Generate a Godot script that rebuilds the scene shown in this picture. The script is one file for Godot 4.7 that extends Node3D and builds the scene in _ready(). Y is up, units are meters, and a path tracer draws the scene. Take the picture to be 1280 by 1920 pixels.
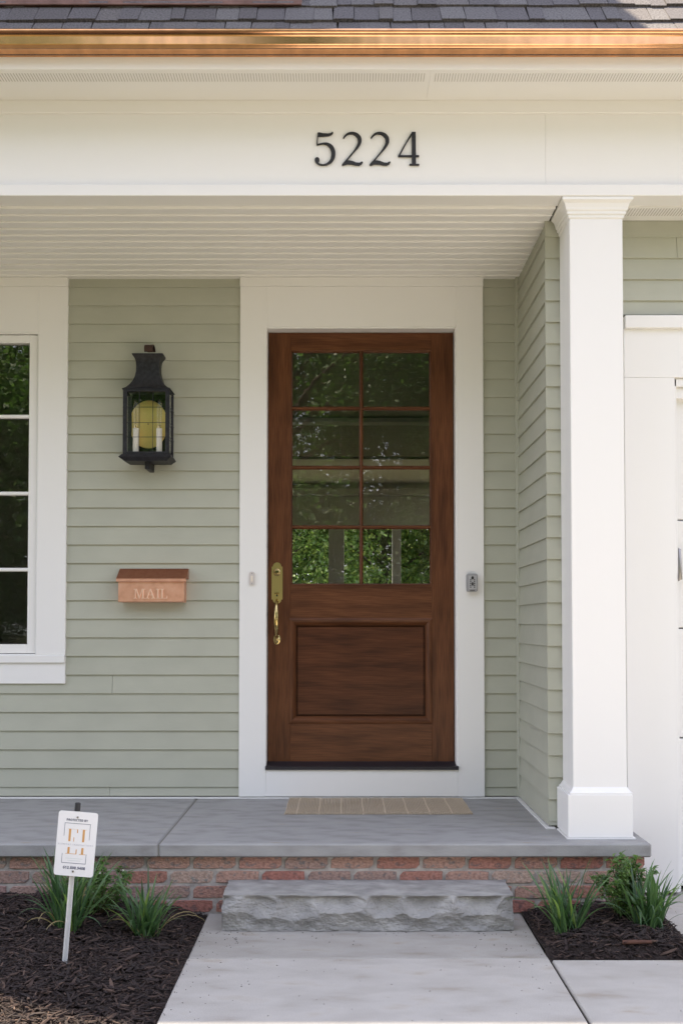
extends Node3D
# Front porch of a shingled house: sage lap siding, mahogany door, bluestone porch on brick, mulch beds.
# World: x right, y up, porch wall on z = 0, street towards +z. Ground y = 0, porch floor y = 0.32.

const EYE := Vector3(0, 1.29, 5.7)
const PITCH := 0.0291
const FOC := 1900.0
var rng := RandomNumberGenerator.new()
var M := {}
var T := {}
var used := {}

# ---------------------------------------------------------------- helpers
# photo pixel (1280 x 1920) -> point on the plane z
func U(px: float, py: float, z: float) -> Vector3:
	var dx := (px - 645.0) / FOC
	var dy := (1115.0 - py) / FOC
	var d := Vector3(dx, dy * cos(PITCH) + sin(PITCH), dy * sin(PITCH) - cos(PITCH))
	return EYE + d * ((z - EYE.z) / d.z)
func UX(px: float, py: float, z: float) -> float: return U(px, py, z).x
func UY(py: float, z: float) -> float: return U(645, py, z).y

func tag(o: Node, label: String, category: String, group := "") -> void:
	o.set_meta("label", label)
	o.set_meta("category", category)
	if group: o.set_meta("group", group)
func numbered(n: String) -> String:
	used[n] = used.get(n, -1) + 1
	return n if used[n] == 0 else "%s_%03d" % [n, used[n]]
func thing(called: String, at: Vector3, label: String, category: String, group := "") -> Node3D:
	var o := Node3D.new()
	o.name = numbered(called)
	add_child(o)
	o.position = at
	tag(o, label, category, group)
	return o
func base_of(p: Node) -> Vector3:
	var v := Vector3.ZERO
	while p is Node3D and p != self:
		v += p.position
		p = p.get_parent()
	return v
func part(parent: Node, called: String) -> Node3D:
	var o := Node3D.new()
	o.name = called
	parent.add_child(o, true)
	return o
func put(parent: Node, called: String, mesh: Mesh, m: Material, at := Vector3.ZERO, b := Basis()) -> MeshInstance3D:
	var o := MeshInstance3D.new()
	o.name = called
	o.mesh = mesh
	o.material_override = m
	parent.add_child(o, true)
	o.transform = Transform3D(b, at - base_of(parent))
	return o
func struct(called: String, mesh: Mesh, m: Material) -> MeshInstance3D:
	var o := MeshInstance3D.new()
	o.name = called
	o.mesh = mesh
	o.material_override = m
	add_child(o)
	o.set_meta("kind", "structure")
	return o
func ST() -> SurfaceTool:
	var st := SurfaceTool.new()
	st.begin(Mesh.PRIMITIVE_TRIANGLES)
	return st
func tri(st: SurfaceTool, a: Vector3, b: Vector3, c: Vector3, n: Vector3) -> void:
	if (b - a).cross(c - a).dot(n) > 0.0:
		var t := b
		b = c
		c = t
	for v in [a, b, c]:
		st.set_normal(n)
		st.add_vertex(v)
func quad(st: SurfaceTool, a: Vector3, b: Vector3, c: Vector3, d: Vector3, hint: Vector3) -> void:
	var n := (c - a).cross(d - b)
	if n.length_squared() < 1e-16: return
	n = n.normalized()
	if n.dot(hint) < 0: n = -n
	tri(st, a, b, c, n)
	tri(st, a, c, d, n)
# smooth triangle with its own normals
func tri3(st: SurfaceTool, v: Array, n: Array) -> void:
	var o := [0, 1, 2]
	if (v[1] - v[0]).cross(v[2] - v[0]).dot(n[0] + n[1] + n[2]) > 0.0: o = [0, 2, 1]
	for k in o:
		st.set_normal(n[k])
		st.add_vertex(v[k])
# box with chamfered edges
func cbox(st: SurfaceTool, lo: Vector3, hi: Vector3, ch := 0.003) -> void:
	var c := (lo + hi) / 2
	var h := (hi - lo) / 2
	ch = minf(ch, minf(h.x, minf(h.y, h.z)) * 0.6)
	var i := h - Vector3.ONE * ch
	for ax in 3:
		var b := (ax + 1) % 3
		var d := (ax + 2) % 3
		for s in [-1.0, 1.0]:
			var q := []
			for e in [[-1, -1], [1, -1], [1, 1], [-1, 1]]:
				var v := Vector3.ZERO
				v[ax] = s * h[ax]
				v[b] = e[0] * i[b]
				v[d] = e[1] * i[d]
				q.append(c + v)
			var n := Vector3.ZERO
			n[ax] = s
			quad(st, q[0], q[1], q[2], q[3], n)
			if ch <= 0.0: continue
			for s2 in [-1.0, 1.0]:
				var n2 := Vector3.ZERO
				n2[ax] = s
				n2[b] = s2
				var p := []
				for e in [[0, -1], [0, 1], [1, 1], [1, -1]]:
					var v := Vector3.ZERO
					v[ax] = s * (h[ax] if e[0] == 0 else i[ax])
					v[b] = s2 * (i[b] if e[0] == 0 else h[b])
					v[d] = e[1] * i[d]
					p.append(c + v)
				quad(st, p[0], p[1], p[2], p[3], n2)
	if ch > 0.0:
		for sx in [-1.0, 1.0]:
			for sy in [-1.0, 1.0]:
				for sz in [-1.0, 1.0]:
					var s := Vector3(sx, sy, sz)
					var nn := s.normalized()
					tri(st, c + s * Vector3(h.x, i.y, i.z), c + s * Vector3(i.x, h.y, i.z), c + s * Vector3(i.x, i.y, h.z), nn)
func box(lo: Vector3, hi: Vector3, ch := 0.003) -> Mesh:
	var st := ST()
	cbox(st, lo, hi, ch)
	return st.commit()
# polygon in the local XY plane of xf, drawn out along local Z
func extrude(st: SurfaceTool, poly: PackedVector2Array, xf: Transform3D, d0: float, d1: float) -> void:
	var area := 0.0
	for k in poly.size():
		area += poly[k].cross(poly[(k + 1) % poly.size()])
	for k in poly.size():
		var p := poly[k]
		var q := poly[(k + 1) % poly.size()]
		var e := q - p
		if e.length() < 1e-7: continue
		var n2 := Vector2(e.y, -e.x).normalized() * signf(area)
		var n := (xf.basis * Vector3(n2.x, n2.y, 0)).normalized()
		quad(st, xf * Vector3(p.x, p.y, d0), xf * Vector3(q.x, q.y, d0), xf * Vector3(q.x, q.y, d1), xf * Vector3(p.x, p.y, d1), n)
	var idx := Geometry2D.triangulate_polygon(poly)
	for k in range(0, idx.size(), 3):
		for s in 2:
			var d := d0 if s == 0 else d1
			var n := (xf.basis.z * (1.0 if (d1 > d0) == (s == 1) else -1.0)).normalized()
			tri(st, xf * Vector3(poly[idx[k]].x, poly[idx[k]].y, d), xf * Vector3(poly[idx[k + 1]].x, poly[idx[k + 1]].y, d), xf * Vector3(poly[idx[k + 2]].x, poly[idx[k + 2]].y, d), n)
func extruded(poly: Array, xf: Transform3D, d0: float, d1: float) -> Mesh:
	var st := ST()
	extrude(st, PackedVector2Array(poly), xf, d0, d1)
	return st.commit()
# stack of rectangles [x0, x1, z0, z1, y]
func loft(st: SurfaceTool, rings: Array, capped := true) -> void:
	var corner := func(r, k): return Vector3(r[1] if k in [1, 2] else r[0], r[4], r[3] if k in [2, 3] else r[2])
	for i in rings.size() - 1:
		for k in 4:
			var m := (k + 1) % 4
			var out := [Vector3(0, 0, -1), Vector3(1, 0, 0), Vector3(0, 0, 1), Vector3(-1, 0, 0)]
			var a: Vector3 = corner.call(rings[i], k)
			var b: Vector3 = corner.call(rings[i], m)
			var c: Vector3 = corner.call(rings[i + 1], m)
			var d: Vector3 = corner.call(rings[i + 1], k)
			var grow: float = (rings[i + 1][1] - rings[i + 1][0]) - (rings[i][1] - rings[i][0])
			var hint: Vector3 = out[k] * 0.02 + Vector3(0, -signf(grow) * signf(rings[i + 1][4] - rings[i][4]) * 0.01, 0)
			if absf(rings[i + 1][4] - rings[i][4]) < 1e-6: hint = Vector3(0, signf(-grow), 0)
			quad(st, a, b, c, d, hint)
	if capped:
		var up := signf(rings[-1][4] - rings[0][4])
		for e in [[rings[0], -up], [rings[-1], up]]:
			quad(st, corner.call(e[0], 0), corner.call(e[0], 1), corner.call(e[0], 2), corner.call(e[0], 3), Vector3(0, e[1], 0))
# profile of (radius, height) turned about local Y of xf
func lathe(st: SurfaceTool, prof: Array, xf: Transform3D, seg := 20, sx := 1.0, sz := 1.0) -> void:
	var ns := []
	for k in prof.size():
		var t: Vector2 = (prof[mini(k + 1, prof.size() - 1)] - prof[maxi(k - 1, 0)])
		ns.append(Vector2(t.y, -t.x).normalized() if t.length() > 1e-7 else Vector2(1, 0))
	for k in prof.size() - 1:
		for j in seg:
			var v := []
			var n := []
			for e in [[k, j], [k, j + 1], [k + 1, j + 1], [k + 1, j]]:
				var a: float = TAU * e[1] / seg
				var p: Vector2 = prof[e[0]]
				var m: Vector2 = ns[e[0]]
				v.append(xf * Vector3(p.x * cos(a) * sx, p.y, p.x * sin(a) * sz))
				n.append((xf.basis * Vector3(m.x * cos(a) / sx, m.y, m.x * sin(a) / sz)).normalized())
			tri3(st, [v[0], v[1], v[2]], [n[0], n[1], n[2]])
			tri3(st, [v[0], v[2], v[3]], [n[0], n[2], n[3]])
func tube(st: SurfaceTool, pts: Array, rad: Array, seg := 8, flat := 1.0) -> void:
	var rows := []
	var ref := Vector3(0.13, 0.31, 0.94).normalized()
	for k in pts.size():
		var t: Vector3 = (pts[mini(k + 1, pts.size() - 1)] - pts[maxi(k - 1, 0)]).normalized()
		if absf(t.dot(ref)) > 0.95: ref = Vector3(0.9, 0.2, 0.1).normalized()
		var a := t.cross(ref).normalized()
		var b := t.cross(a).normalized()
		var row := []
		for j in seg:
			var w := TAU * j / seg
			var d := a * cos(w) + b * sin(w) * flat
			row.append([pts[k] + d * rad[mini(k, rad.size() - 1)], (a * cos(w) + b * sin(w)).normalized()])
		rows.append(row)
	for k in rows.size() - 1:
		for j in seg:
			var q := [rows[k][j], rows[k][(j + 1) % seg], rows[k + 1][(j + 1) % seg], rows[k + 1][j]]
			tri3(st, [q[0][0], q[1][0], q[2][0]], [q[0][1], q[1][1], q[2][1]])
			tri3(st, [q[0][0], q[2][0], q[3][0]], [q[0][1], q[2][1], q[3][1]])
	for e in [0, rows.size() - 1]:
		var t: Vector3 = (pts[1] - pts[0]) * -1.0 if e == 0 else pts[-1] - pts[-2]
		for j in range(1, seg - 1):
			tri(st, rows[e][0][0], rows[e][j][0], rows[e][j + 1][0], t.normalized())
func rod(a: Vector3, b: Vector3, r: float, seg := 6) -> Mesh:
	var st := ST()
	tube(st, [a, b], [r], seg)
	return st.commit()
# outline of a pen stroke: [x, y, width]
func stroke(pts: Array) -> PackedVector2Array:
	var c := Curve2D.new()
	for k in pts.size():
		var p := Vector2(pts[k][0], pts[k][1])
		var t := Vector2.ZERO
		if k > 0 and k < pts.size() - 1:
			t = (Vector2(pts[k + 1][0], pts[k + 1][1]) - Vector2(pts[k - 1][0], pts[k - 1][1])) / 6.0
		c.add_point(p, -t, t)
	var lft := PackedVector2Array()
	var rgt := PackedVector2Array()
	for k in pts.size() - 1:
		var steps := 5
		for j in steps + (1 if k == pts.size() - 2 else 0):
			var f := float(j) / steps
			var p := c.sample(k, f)
			var d := (c.sample(k, minf(f + 0.02, 1.0)) - c.sample(k, maxf(f - 0.02, 0.0))).normalized()
			var w: float = lerpf(pts[k][2], pts[k + 1][2], f) / 2.0
			lft.append(p + d.orthogonal() * w)
			rgt.append(p - d.orthogonal() * w)
	rgt.reverse()
	lft.append_array(rgt)
	return lft

# ---------------------------------------------------------------- materials
func lin(r: float, g: float, b: float) -> Color: return Color(r, g, b).linear_to_srgb()
func noise_tex(freq: float, oct := 4, seed_ := 1, kind := FastNoiseLite.TYPE_SIMPLEX_SMOOTH, warp := 0.0) -> FastNoiseLite:
	var n := FastNoiseLite.new()
	n.noise_type = kind
	n.seed = seed_
	n.frequency = freq
	n.fractal_octaves = oct
	if warp > 0:
		n.domain_warp_enabled = true
		n.domain_warp_amplitude = warp
		n.domain_warp_frequency = freq * 0.7
	return n
func tex(n: FastNoiseLite, stops = null, size := 512) -> NoiseTexture2D:
	var t := NoiseTexture2D.new()
	t.width = size
	t.height = size
	t.seamless = true
	t.seamless_blend_skirt = 0.2
	t.noise = n
	if stops:
		var g := Gradient.new()
		g.offsets = PackedFloat32Array(stops.map(func(s): return s[0]))
		g.colors = PackedColorArray(stops.map(func(s): return s[1]))
		t.color_ramp = g
	return t
func mat(c: Color, rough: float, o := {}) -> StandardMaterial3D:
	var m := StandardMaterial3D.new()
	m.albedo_color = c
	m.roughness = rough
	m.uv1_triplanar = true
	m.uv1_world_triplanar = true
	m.uv1_triplanar_sharpness = 6.0
	m.uv1_scale = o.get("scale", Vector3.ONE)
	if o.has("tex"): m.albedo_texture = o.tex
	if o.has("bump"):
		m.heightmap_enabled = true
		m.heightmap_texture = o.bump
		m.heightmap_scale = o.get("depth", 0.05)
	if o.has("over"):
		m.detail_enabled = true
		m.detail_albedo = o.over
		m.detail_blend_mode = BaseMaterial3D.BLEND_MODE_MUL
		m.detail_uv_layer = BaseMaterial3D.DETAIL_UV_2
		m.uv2_triplanar = true
		m.uv2_world_triplanar = true
		m.uv2_triplanar_sharpness = 6.0
		m.uv2_scale = o.get("over_scale", Vector3.ONE)
	if o.has("rtex"): m.roughness_texture = o.rtex
	m.metallic = o.get("metal", 0.0)
	m.metallic_specular = o.get("spec", 0.5)
	return m
func g2(lo: float, hi: float) -> Array: return [[0.0, Color(lo, lo, lo)], [1.0, Color(hi, hi, hi)]]
func make_materials() -> void:
	T.grain = tex(noise_tex(0.02, 5, 3))
	T.fine = tex(noise_tex(0.06, 4, 5))
	T.rough = tex(noise_tex(0.03, 5, 8))
	T.faint = tex(noise_tex(0.012, 4, 9), g2(0.955, 1.0))
	T.blotch = tex(noise_tex(0.008, 5, 12), g2(0.74, 1.0))
	T.specks = tex(noise_tex(0.16, 3, 15), [[0.0, Color(0.5, 0.5, 0.5)], [0.28, Color(0.88, 0.88, 0.88)], [0.6, Color(0.96, 0.96, 0.96)], [1.0, Color.WHITE]], 1024)
	T.planks = tex(noise_tex(0.012, 3, 21), [[0.0, Color(0.70, 0.675, 0.665)], [0.4, Color(0.88, 0.87, 0.86)], [1.0, Color.WHITE]])
	T.wood = tex(noise_tex(0.012, 6, 17, FastNoiseLite.TYPE_SIMPLEX_SMOOTH, 12.0), [[0.0, lin(0.088, 0.032, 0.013)], [0.35, lin(0.126, 0.047, 0.019)], [0.6, lin(0.148, 0.057, 0.023)], [1.0, lin(0.195, 0.078, 0.031)]])
	var white := lin(0.80, 0.79, 0.765)
	M.trim_h = mat(white, 0.5, {bump = T.grain, depth = 0.012, scale = Vector3(1.6, 16, 14)})
	M.trim_v = mat(white, 0.5, {bump = T.grain, depth = 0.012, scale = Vector3(16, 1.6, 16)})
	M.white = mat(white, 0.4)
	M.ceiling = mat(white, 0.45)
	M.siding = mat(lin(0.436, 0.442, 0.358), 0.55, {bump = T.grain, depth = 0.014, scale = Vector3(1.6, 16, 1.6), over = T.faint, over_scale = Vector3(0.5, 0.9, 0.5)})
	M.siding_v = mat(lin(0.436, 0.442, 0.358), 0.55, {tex = T.faint, bump = T.grain, depth = 0.02, scale = Vector3(14, 1.4, 14)})
	M.sheath = mat(lin(0.2, 0.19, 0.16), 0.9)
	M.wood_v = mat(Color.WHITE, 0.5, {tex = T.wood, bump = T.grain, depth = 0.008, scale = Vector3(22, 0.9, 22), over = T.planks, over_scale = Vector3(2.0, 0.28, 2.0), spec = 0.28})
	M.wood_h = mat(Color.WHITE, 0.5, {tex = T.wood, bump = T.grain, depth = 0.008, scale = Vector3(0.9, 22, 22), over = T.planks, over_scale = Vector3(0.28, 2.0, 2.0), spec = 0.28})
	M.wood_p = mat(Color(0.86, 0.82, 0.8), 0.5, {tex = T.wood, bump = T.grain, depth = 0.008, scale = Vector3(0.8, 19, 19), over = T.planks, over_scale = Vector3(0.3, 1.9, 1.9), spec = 0.28})
	for k in ["wood_v", "wood_h", "wood_p"]:
		M[k].clearcoat_enabled = true
		M[k].clearcoat = 0.12
		M[k].clearcoat_roughness = 0.22
	M.sill = mat(lin(0.016, 0.013, 0.018), 0.5, {bump = T.grain, depth = 0.05, scale = Vector3(0.6, 6, 6)})
	M.iron = mat(lin(0.034, 0.034, 0.040), 0.48, {tex = tex(noise_tex(0.02, 4, 31), g2(0.6, 1.0)), bump = T.fine, depth = 0.02, scale = Vector3(3, 3, 3), metal = 0.35})
	M.bronze = mat(lin(0.07, 0.04, 0.032), 0.5, {metal = 0.6, bump = T.fine, depth = 0.02, scale = Vector3(4, 4, 4)})
	M.brass = mat(lin(0.70, 0.54, 0.24), 0.2, {metal = 1.0, rtex = tex(noise_tex(0.02, 3, 33), g2(0.6, 1.0)), scale = Vector3(6, 6, 6), tex = tex(noise_tex(0.02, 4, 35), g2(0.72, 1.0))})
	M.brass_plate = mat(lin(0.82, 0.63, 0.22), 0.3, {metal = 0.75})
	var cop := tex(noise_tex(0.014, 5, 41), [[0.0, lin(0.76, 0.40, 0.28)], [0.45, lin(0.87, 0.49, 0.35)], [1.0, lin(0.92, 0.56, 0.42)]])
	M.copper = mat(Color.WHITE, 0.46, {metal = 1.0, tex = cop, scale = Vector3(2, 2, 2), bump = T.fine, depth = 0.006})
	M.copper_lid = mat(Color(0.76, 0.66, 0.62), 0.4, {metal = 1.0, tex = cop, scale = Vector3(3, 3, 3), bump = T.fine, depth = 0.006})
	M.gutter = mat(lin(0.87, 0.46, 0.23), 0.13, {metal = 1.0, tex = tex(noise_tex(0.02, 4, 44), g2(0.84, 1.0)), scale = Vector3(1.1, 0.5, 0.5), bump = tex(noise_tex(0.03, 2, 45)), depth = 0.006})
	M.copper_letter_lit = mat(lin(0.96, 0.70, 0.56), 0.5, {metal = 1.0})  # paler than the box copper, embossed-edge highlights put into the colour
	M.old_copper = mat(lin(0.26, 0.15, 0.12), 0.5, {metal = 0.7, tex = T.blotch, scale = Vector3(2, 2, 2)})
	M.black = mat(lin(0.014, 0.013, 0.015), 0.5)
	M.rubber = mat(lin(0.02, 0.02, 0.022), 0.6)
	M.candle = mat(lin(0.78, 0.74, 0.66), 0.5)
	M.safe = mat(lin(0.33, 0.33, 0.34), 0.45, {metal = 0.2, bump = T.fine, depth = 0.01, scale = Vector3(8, 8, 8)})
	M.steel = mat(lin(0.36, 0.34, 0.33), 0.35, {metal = 1.0})
	M.sign = mat(lin(0.82, 0.82, 0.83), 0.35)
	M.ink = mat(lin(0.06, 0.075, 0.14), 0.5)
	M.ink_pale = mat(lin(0.42, 0.44, 0.5), 0.5)
	M.gold = mat(lin(0.62, 0.34, 0.12), 0.5)
	M.stake = mat(lin(0.68, 0.68, 0.67), 0.45, {metal = 0.1, tex = T.faint, scale = Vector3(3, 3, 3)})
	M.bluestone = mat(lin(0.385, 0.38, 0.365), 0.75, {tex = tex(noise_tex(0.01, 5, 51), [[0.0, Color(0.87, 0.86, 0.86)], [0.45, Color(0.96, 0.96, 0.965)], [0.8, Color(1, 1, 1)], [1.0, Color(0.98, 0.93, 0.87)]]), scale = Vector3(0.9, 2, 2.4), over = T.specks, over_scale = Vector3(2.2, 2.2, 2.2), bump = T.fine, depth = 0.05})
	M.step = mat(lin(0.48, 0.465, 0.435), 0.8, {tex = T.blotch, scale = Vector3(1.6, 2.4, 2.4), over = T.specks, over_scale = Vector3(3, 3, 3), bump = T.fine, depth = 0.08})
	var conc := tex(noise_tex(0.009, 6, 55), [[0.0, Color(0.86, 0.835, 0.80)], [0.3, Color(0.95, 0.945, 0.94)], [0.7, Color(1, 1, 1)], [0.85, Color(0.98, 0.97, 0.955)], [1.0, Color(0.90, 0.86, 0.81)]])
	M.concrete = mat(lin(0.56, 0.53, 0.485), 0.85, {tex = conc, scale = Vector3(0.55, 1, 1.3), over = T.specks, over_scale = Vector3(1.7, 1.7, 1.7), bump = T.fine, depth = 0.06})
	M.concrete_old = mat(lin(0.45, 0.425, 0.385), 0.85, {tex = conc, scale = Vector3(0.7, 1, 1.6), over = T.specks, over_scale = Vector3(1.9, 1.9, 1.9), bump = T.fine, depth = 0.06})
	M.mortar = mat(lin(0.55, 0.50, 0.455), 0.95, {tex = T.blotch, scale = Vector3(4, 4, 4), bump = T.rough, depth = 0.15})
	var mott := tex(noise_tex(0.02, 5, 61), [[0.0, Color(0.74, 0.72, 0.72)], [0.4, Color(0.9, 0.89, 0.88)], [0.8, Color(1, 1, 1)], [1.0, Color(1, 1, 1)]])
	var ash := tex(noise_tex(0.013, 5, 62), [[0.0, Color(1, 1, 1)], [0.62, Color(1, 1, 1)], [0.78, Color(0.82, 0.9, 0.95)], [1.0, Color(0.75, 0.88, 0.95)]])
	M.bricks = []
	for c in [[0.44, 0.215, 0.165], [0.50, 0.31, 0.245], [0.41, 0.28, 0.235], [0.38, 0.245, 0.22], [0.52, 0.38, 0.31], [0.42, 0.185, 0.145], [0.47, 0.265, 0.21]]:
		M.bricks.append(mat(lin(c[0], c[1], c[2]), 0.9, {tex = mott, scale = Vector3(5, 7, 7), over = ash, over_scale = Vector3(3, 4, 4), bump = T.rough, depth = 0.25}))
	var gran := tex(noise_tex(0.16, 2, 65), [[0.0, Color(0.45, 0.45, 0.45)], [0.5, Color(0.8, 0.8, 0.8)], [1.0, Color(1, 1, 1)]])
	M.shingles = []
	for c in [[0.20, 0.185, 0.185], [0.175, 0.16, 0.165], [0.225, 0.21, 0.207], [0.16, 0.145, 0.147], [0.205, 0.185, 0.18]]:
		M.shingles.append(mat(lin(c[0], c[1], c[2]), 0.95, {tex = gran, scale = Vector3(1.1, 1.1, 1.1), bump = gran, depth = 0.1}))
	M.soil = mat(lin(0.03, 0.02, 0.016), 0.95, {bump = T.rough, depth = 1.0, scale = Vector3(3, 3, 3)})
	M.slot = mat(lin(0.52, 0.50, 0.46), 0.8)
	M.chip = mat(Color.WHITE, 0.85, {bump = T.grain, depth = 0.05, scale = Vector3(6, 6, 6)})
	M.chip.vertex_color_use_as_albedo = true
	M.bark = mat(lin(0.10, 0.075, 0.055), 0.9, {tex = T.blotch, scale = Vector3(2, 0.4, 2), bump = T.rough, depth = 1.5})
	M.twig = mat(lin(0.12, 0.05, 0.03), 0.8, {tex = T.blotch, scale = Vector3(6, 6, 6)})
	M.lawn = mat(lin(0.135, 0.13, 0.05), 0.95, {tex = tex(noise_tex(0.02, 5, 71), g2(0.6, 1.0)), scale = Vector3(0.25, 0.25, 0.25), over = T.specks, over_scale = Vector3(3, 3, 3)})
	M.asphalt = mat(lin(0.06, 0.06, 0.062), 0.9, {tex = T.blotch, scale = Vector3(0.5, 0.5, 0.5)})
	M.mat_weave = mat(lin(0.68, 0.56, 0.41), 0.95, {tex = tex(noise_tex(0.05, 3, 73), g2(0.7, 1.0)), scale = Vector3(9, 9, 9)})
	M.mat_pale = mat(lin(0.64, 0.54, 0.405), 0.95)
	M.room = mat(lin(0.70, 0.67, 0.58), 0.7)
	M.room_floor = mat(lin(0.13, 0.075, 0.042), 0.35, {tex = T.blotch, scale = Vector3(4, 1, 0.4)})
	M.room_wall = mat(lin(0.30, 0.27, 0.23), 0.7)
	M.room_dim = mat(lin(0.12, 0.07, 0.045), 0.5, {tex = T.blotch, scale = Vector3(0.4, 4, 4)})  # unlit look of the hall put into a dark ceiling colour
	M.room_trim = mat(lin(0.7, 0.68, 0.6), 0.5)
	M.glass = StandardMaterial3D.new()
	M.glass.albedo_color = Color(1, 1, 1, 0.0)
	M.glass.transparency = BaseMaterial3D.TRANSPARENCY_ALPHA
	M.glass.roughness = 0.0
	M.pane = StandardMaterial3D.new()      # coated double glazing, a little wavy
	M.pane.albedo_color = Color(1, 1, 1, 0.0)
	M.pane.transparency = BaseMaterial3D.TRANSPARENCY_ALPHA
	M.pane.roughness = 0.0
	M.pane.refraction_enabled = true
	M.pane.refraction_scale = 0.07
	M.pane.uv1_triplanar = true
	M.pane.uv1_world_triplanar = true
	M.pane.uv1_scale = Vector3(2.2, 1.0, 1)
	M.pane.heightmap_enabled = true
	M.pane.heightmap_texture = tex(noise_tex(0.01, 2, 81), null, 1024)
	M.pane.heightmap_scale = 0.0016
	M.leaf = []
	for c in [[0.045, 0.085, 0.022], [0.065, 0.12, 0.03], [0.035, 0.07, 0.03], [0.10, 0.16, 0.045], [0.19, 0.24, 0.07]]:
		var m := mat(lin(c[0], c[1], c[2]), 0.5)
		m.backlight_enabled = true
		m.backlight = lin(c[0] * 2.0, c[1] * 2.2, c[2] * 1.6)
		M.leaf.append(m)
	M.blade = []
	for c in [[0.036, 0.078, 0.032], [0.05, 0.102, 0.038], [0.072, 0.135, 0.045], [0.16, 0.24, 0.06], [0.24, 0.19, 0.09]]:
		var m := mat(lin(c[0], c[1], c[2]), 0.42)
		m.backlight_enabled = true
		m.backlight = lin(c[0] * 1.5, c[1] * 1.6, c[2] * 1.2)
		M.blade.append(m)
	M.shoot = mat(lin(0.07, 0.05, 0.02), 0.7)

# ---------------------------------------------------------------- house
const LAP := 0.1042
# profile of one lap board: outward, up
func board(height := LAP + 0.012) -> Array:
	return [Vector2(0.001, 0), Vector2(0.0185, 0), Vector2(0.0198, 0.0012), Vector2(0.0075, height), Vector2(0.001, height)]
const FRONT := Basis(Vector3(0, 0, 1), Vector3(0, 1, 0), Vector3(1, 0, 0))     # outward +z, drawn out along x
const SIDE := Basis(Vector3(-1, 0, 0), Vector3(0, 1, 0), Vector3(0, 0, 1))     # outward -x, drawn out along z
func lap(house: Node, b: Basis, plane: Vector3, y: float, a: float, c: float, h := LAP + 0.012) -> void:
	put(house, "siding_board", extruded(board(h), Transform3D(b, plane + Vector3(0, y, 0)), a, c), M.siding)

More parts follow.
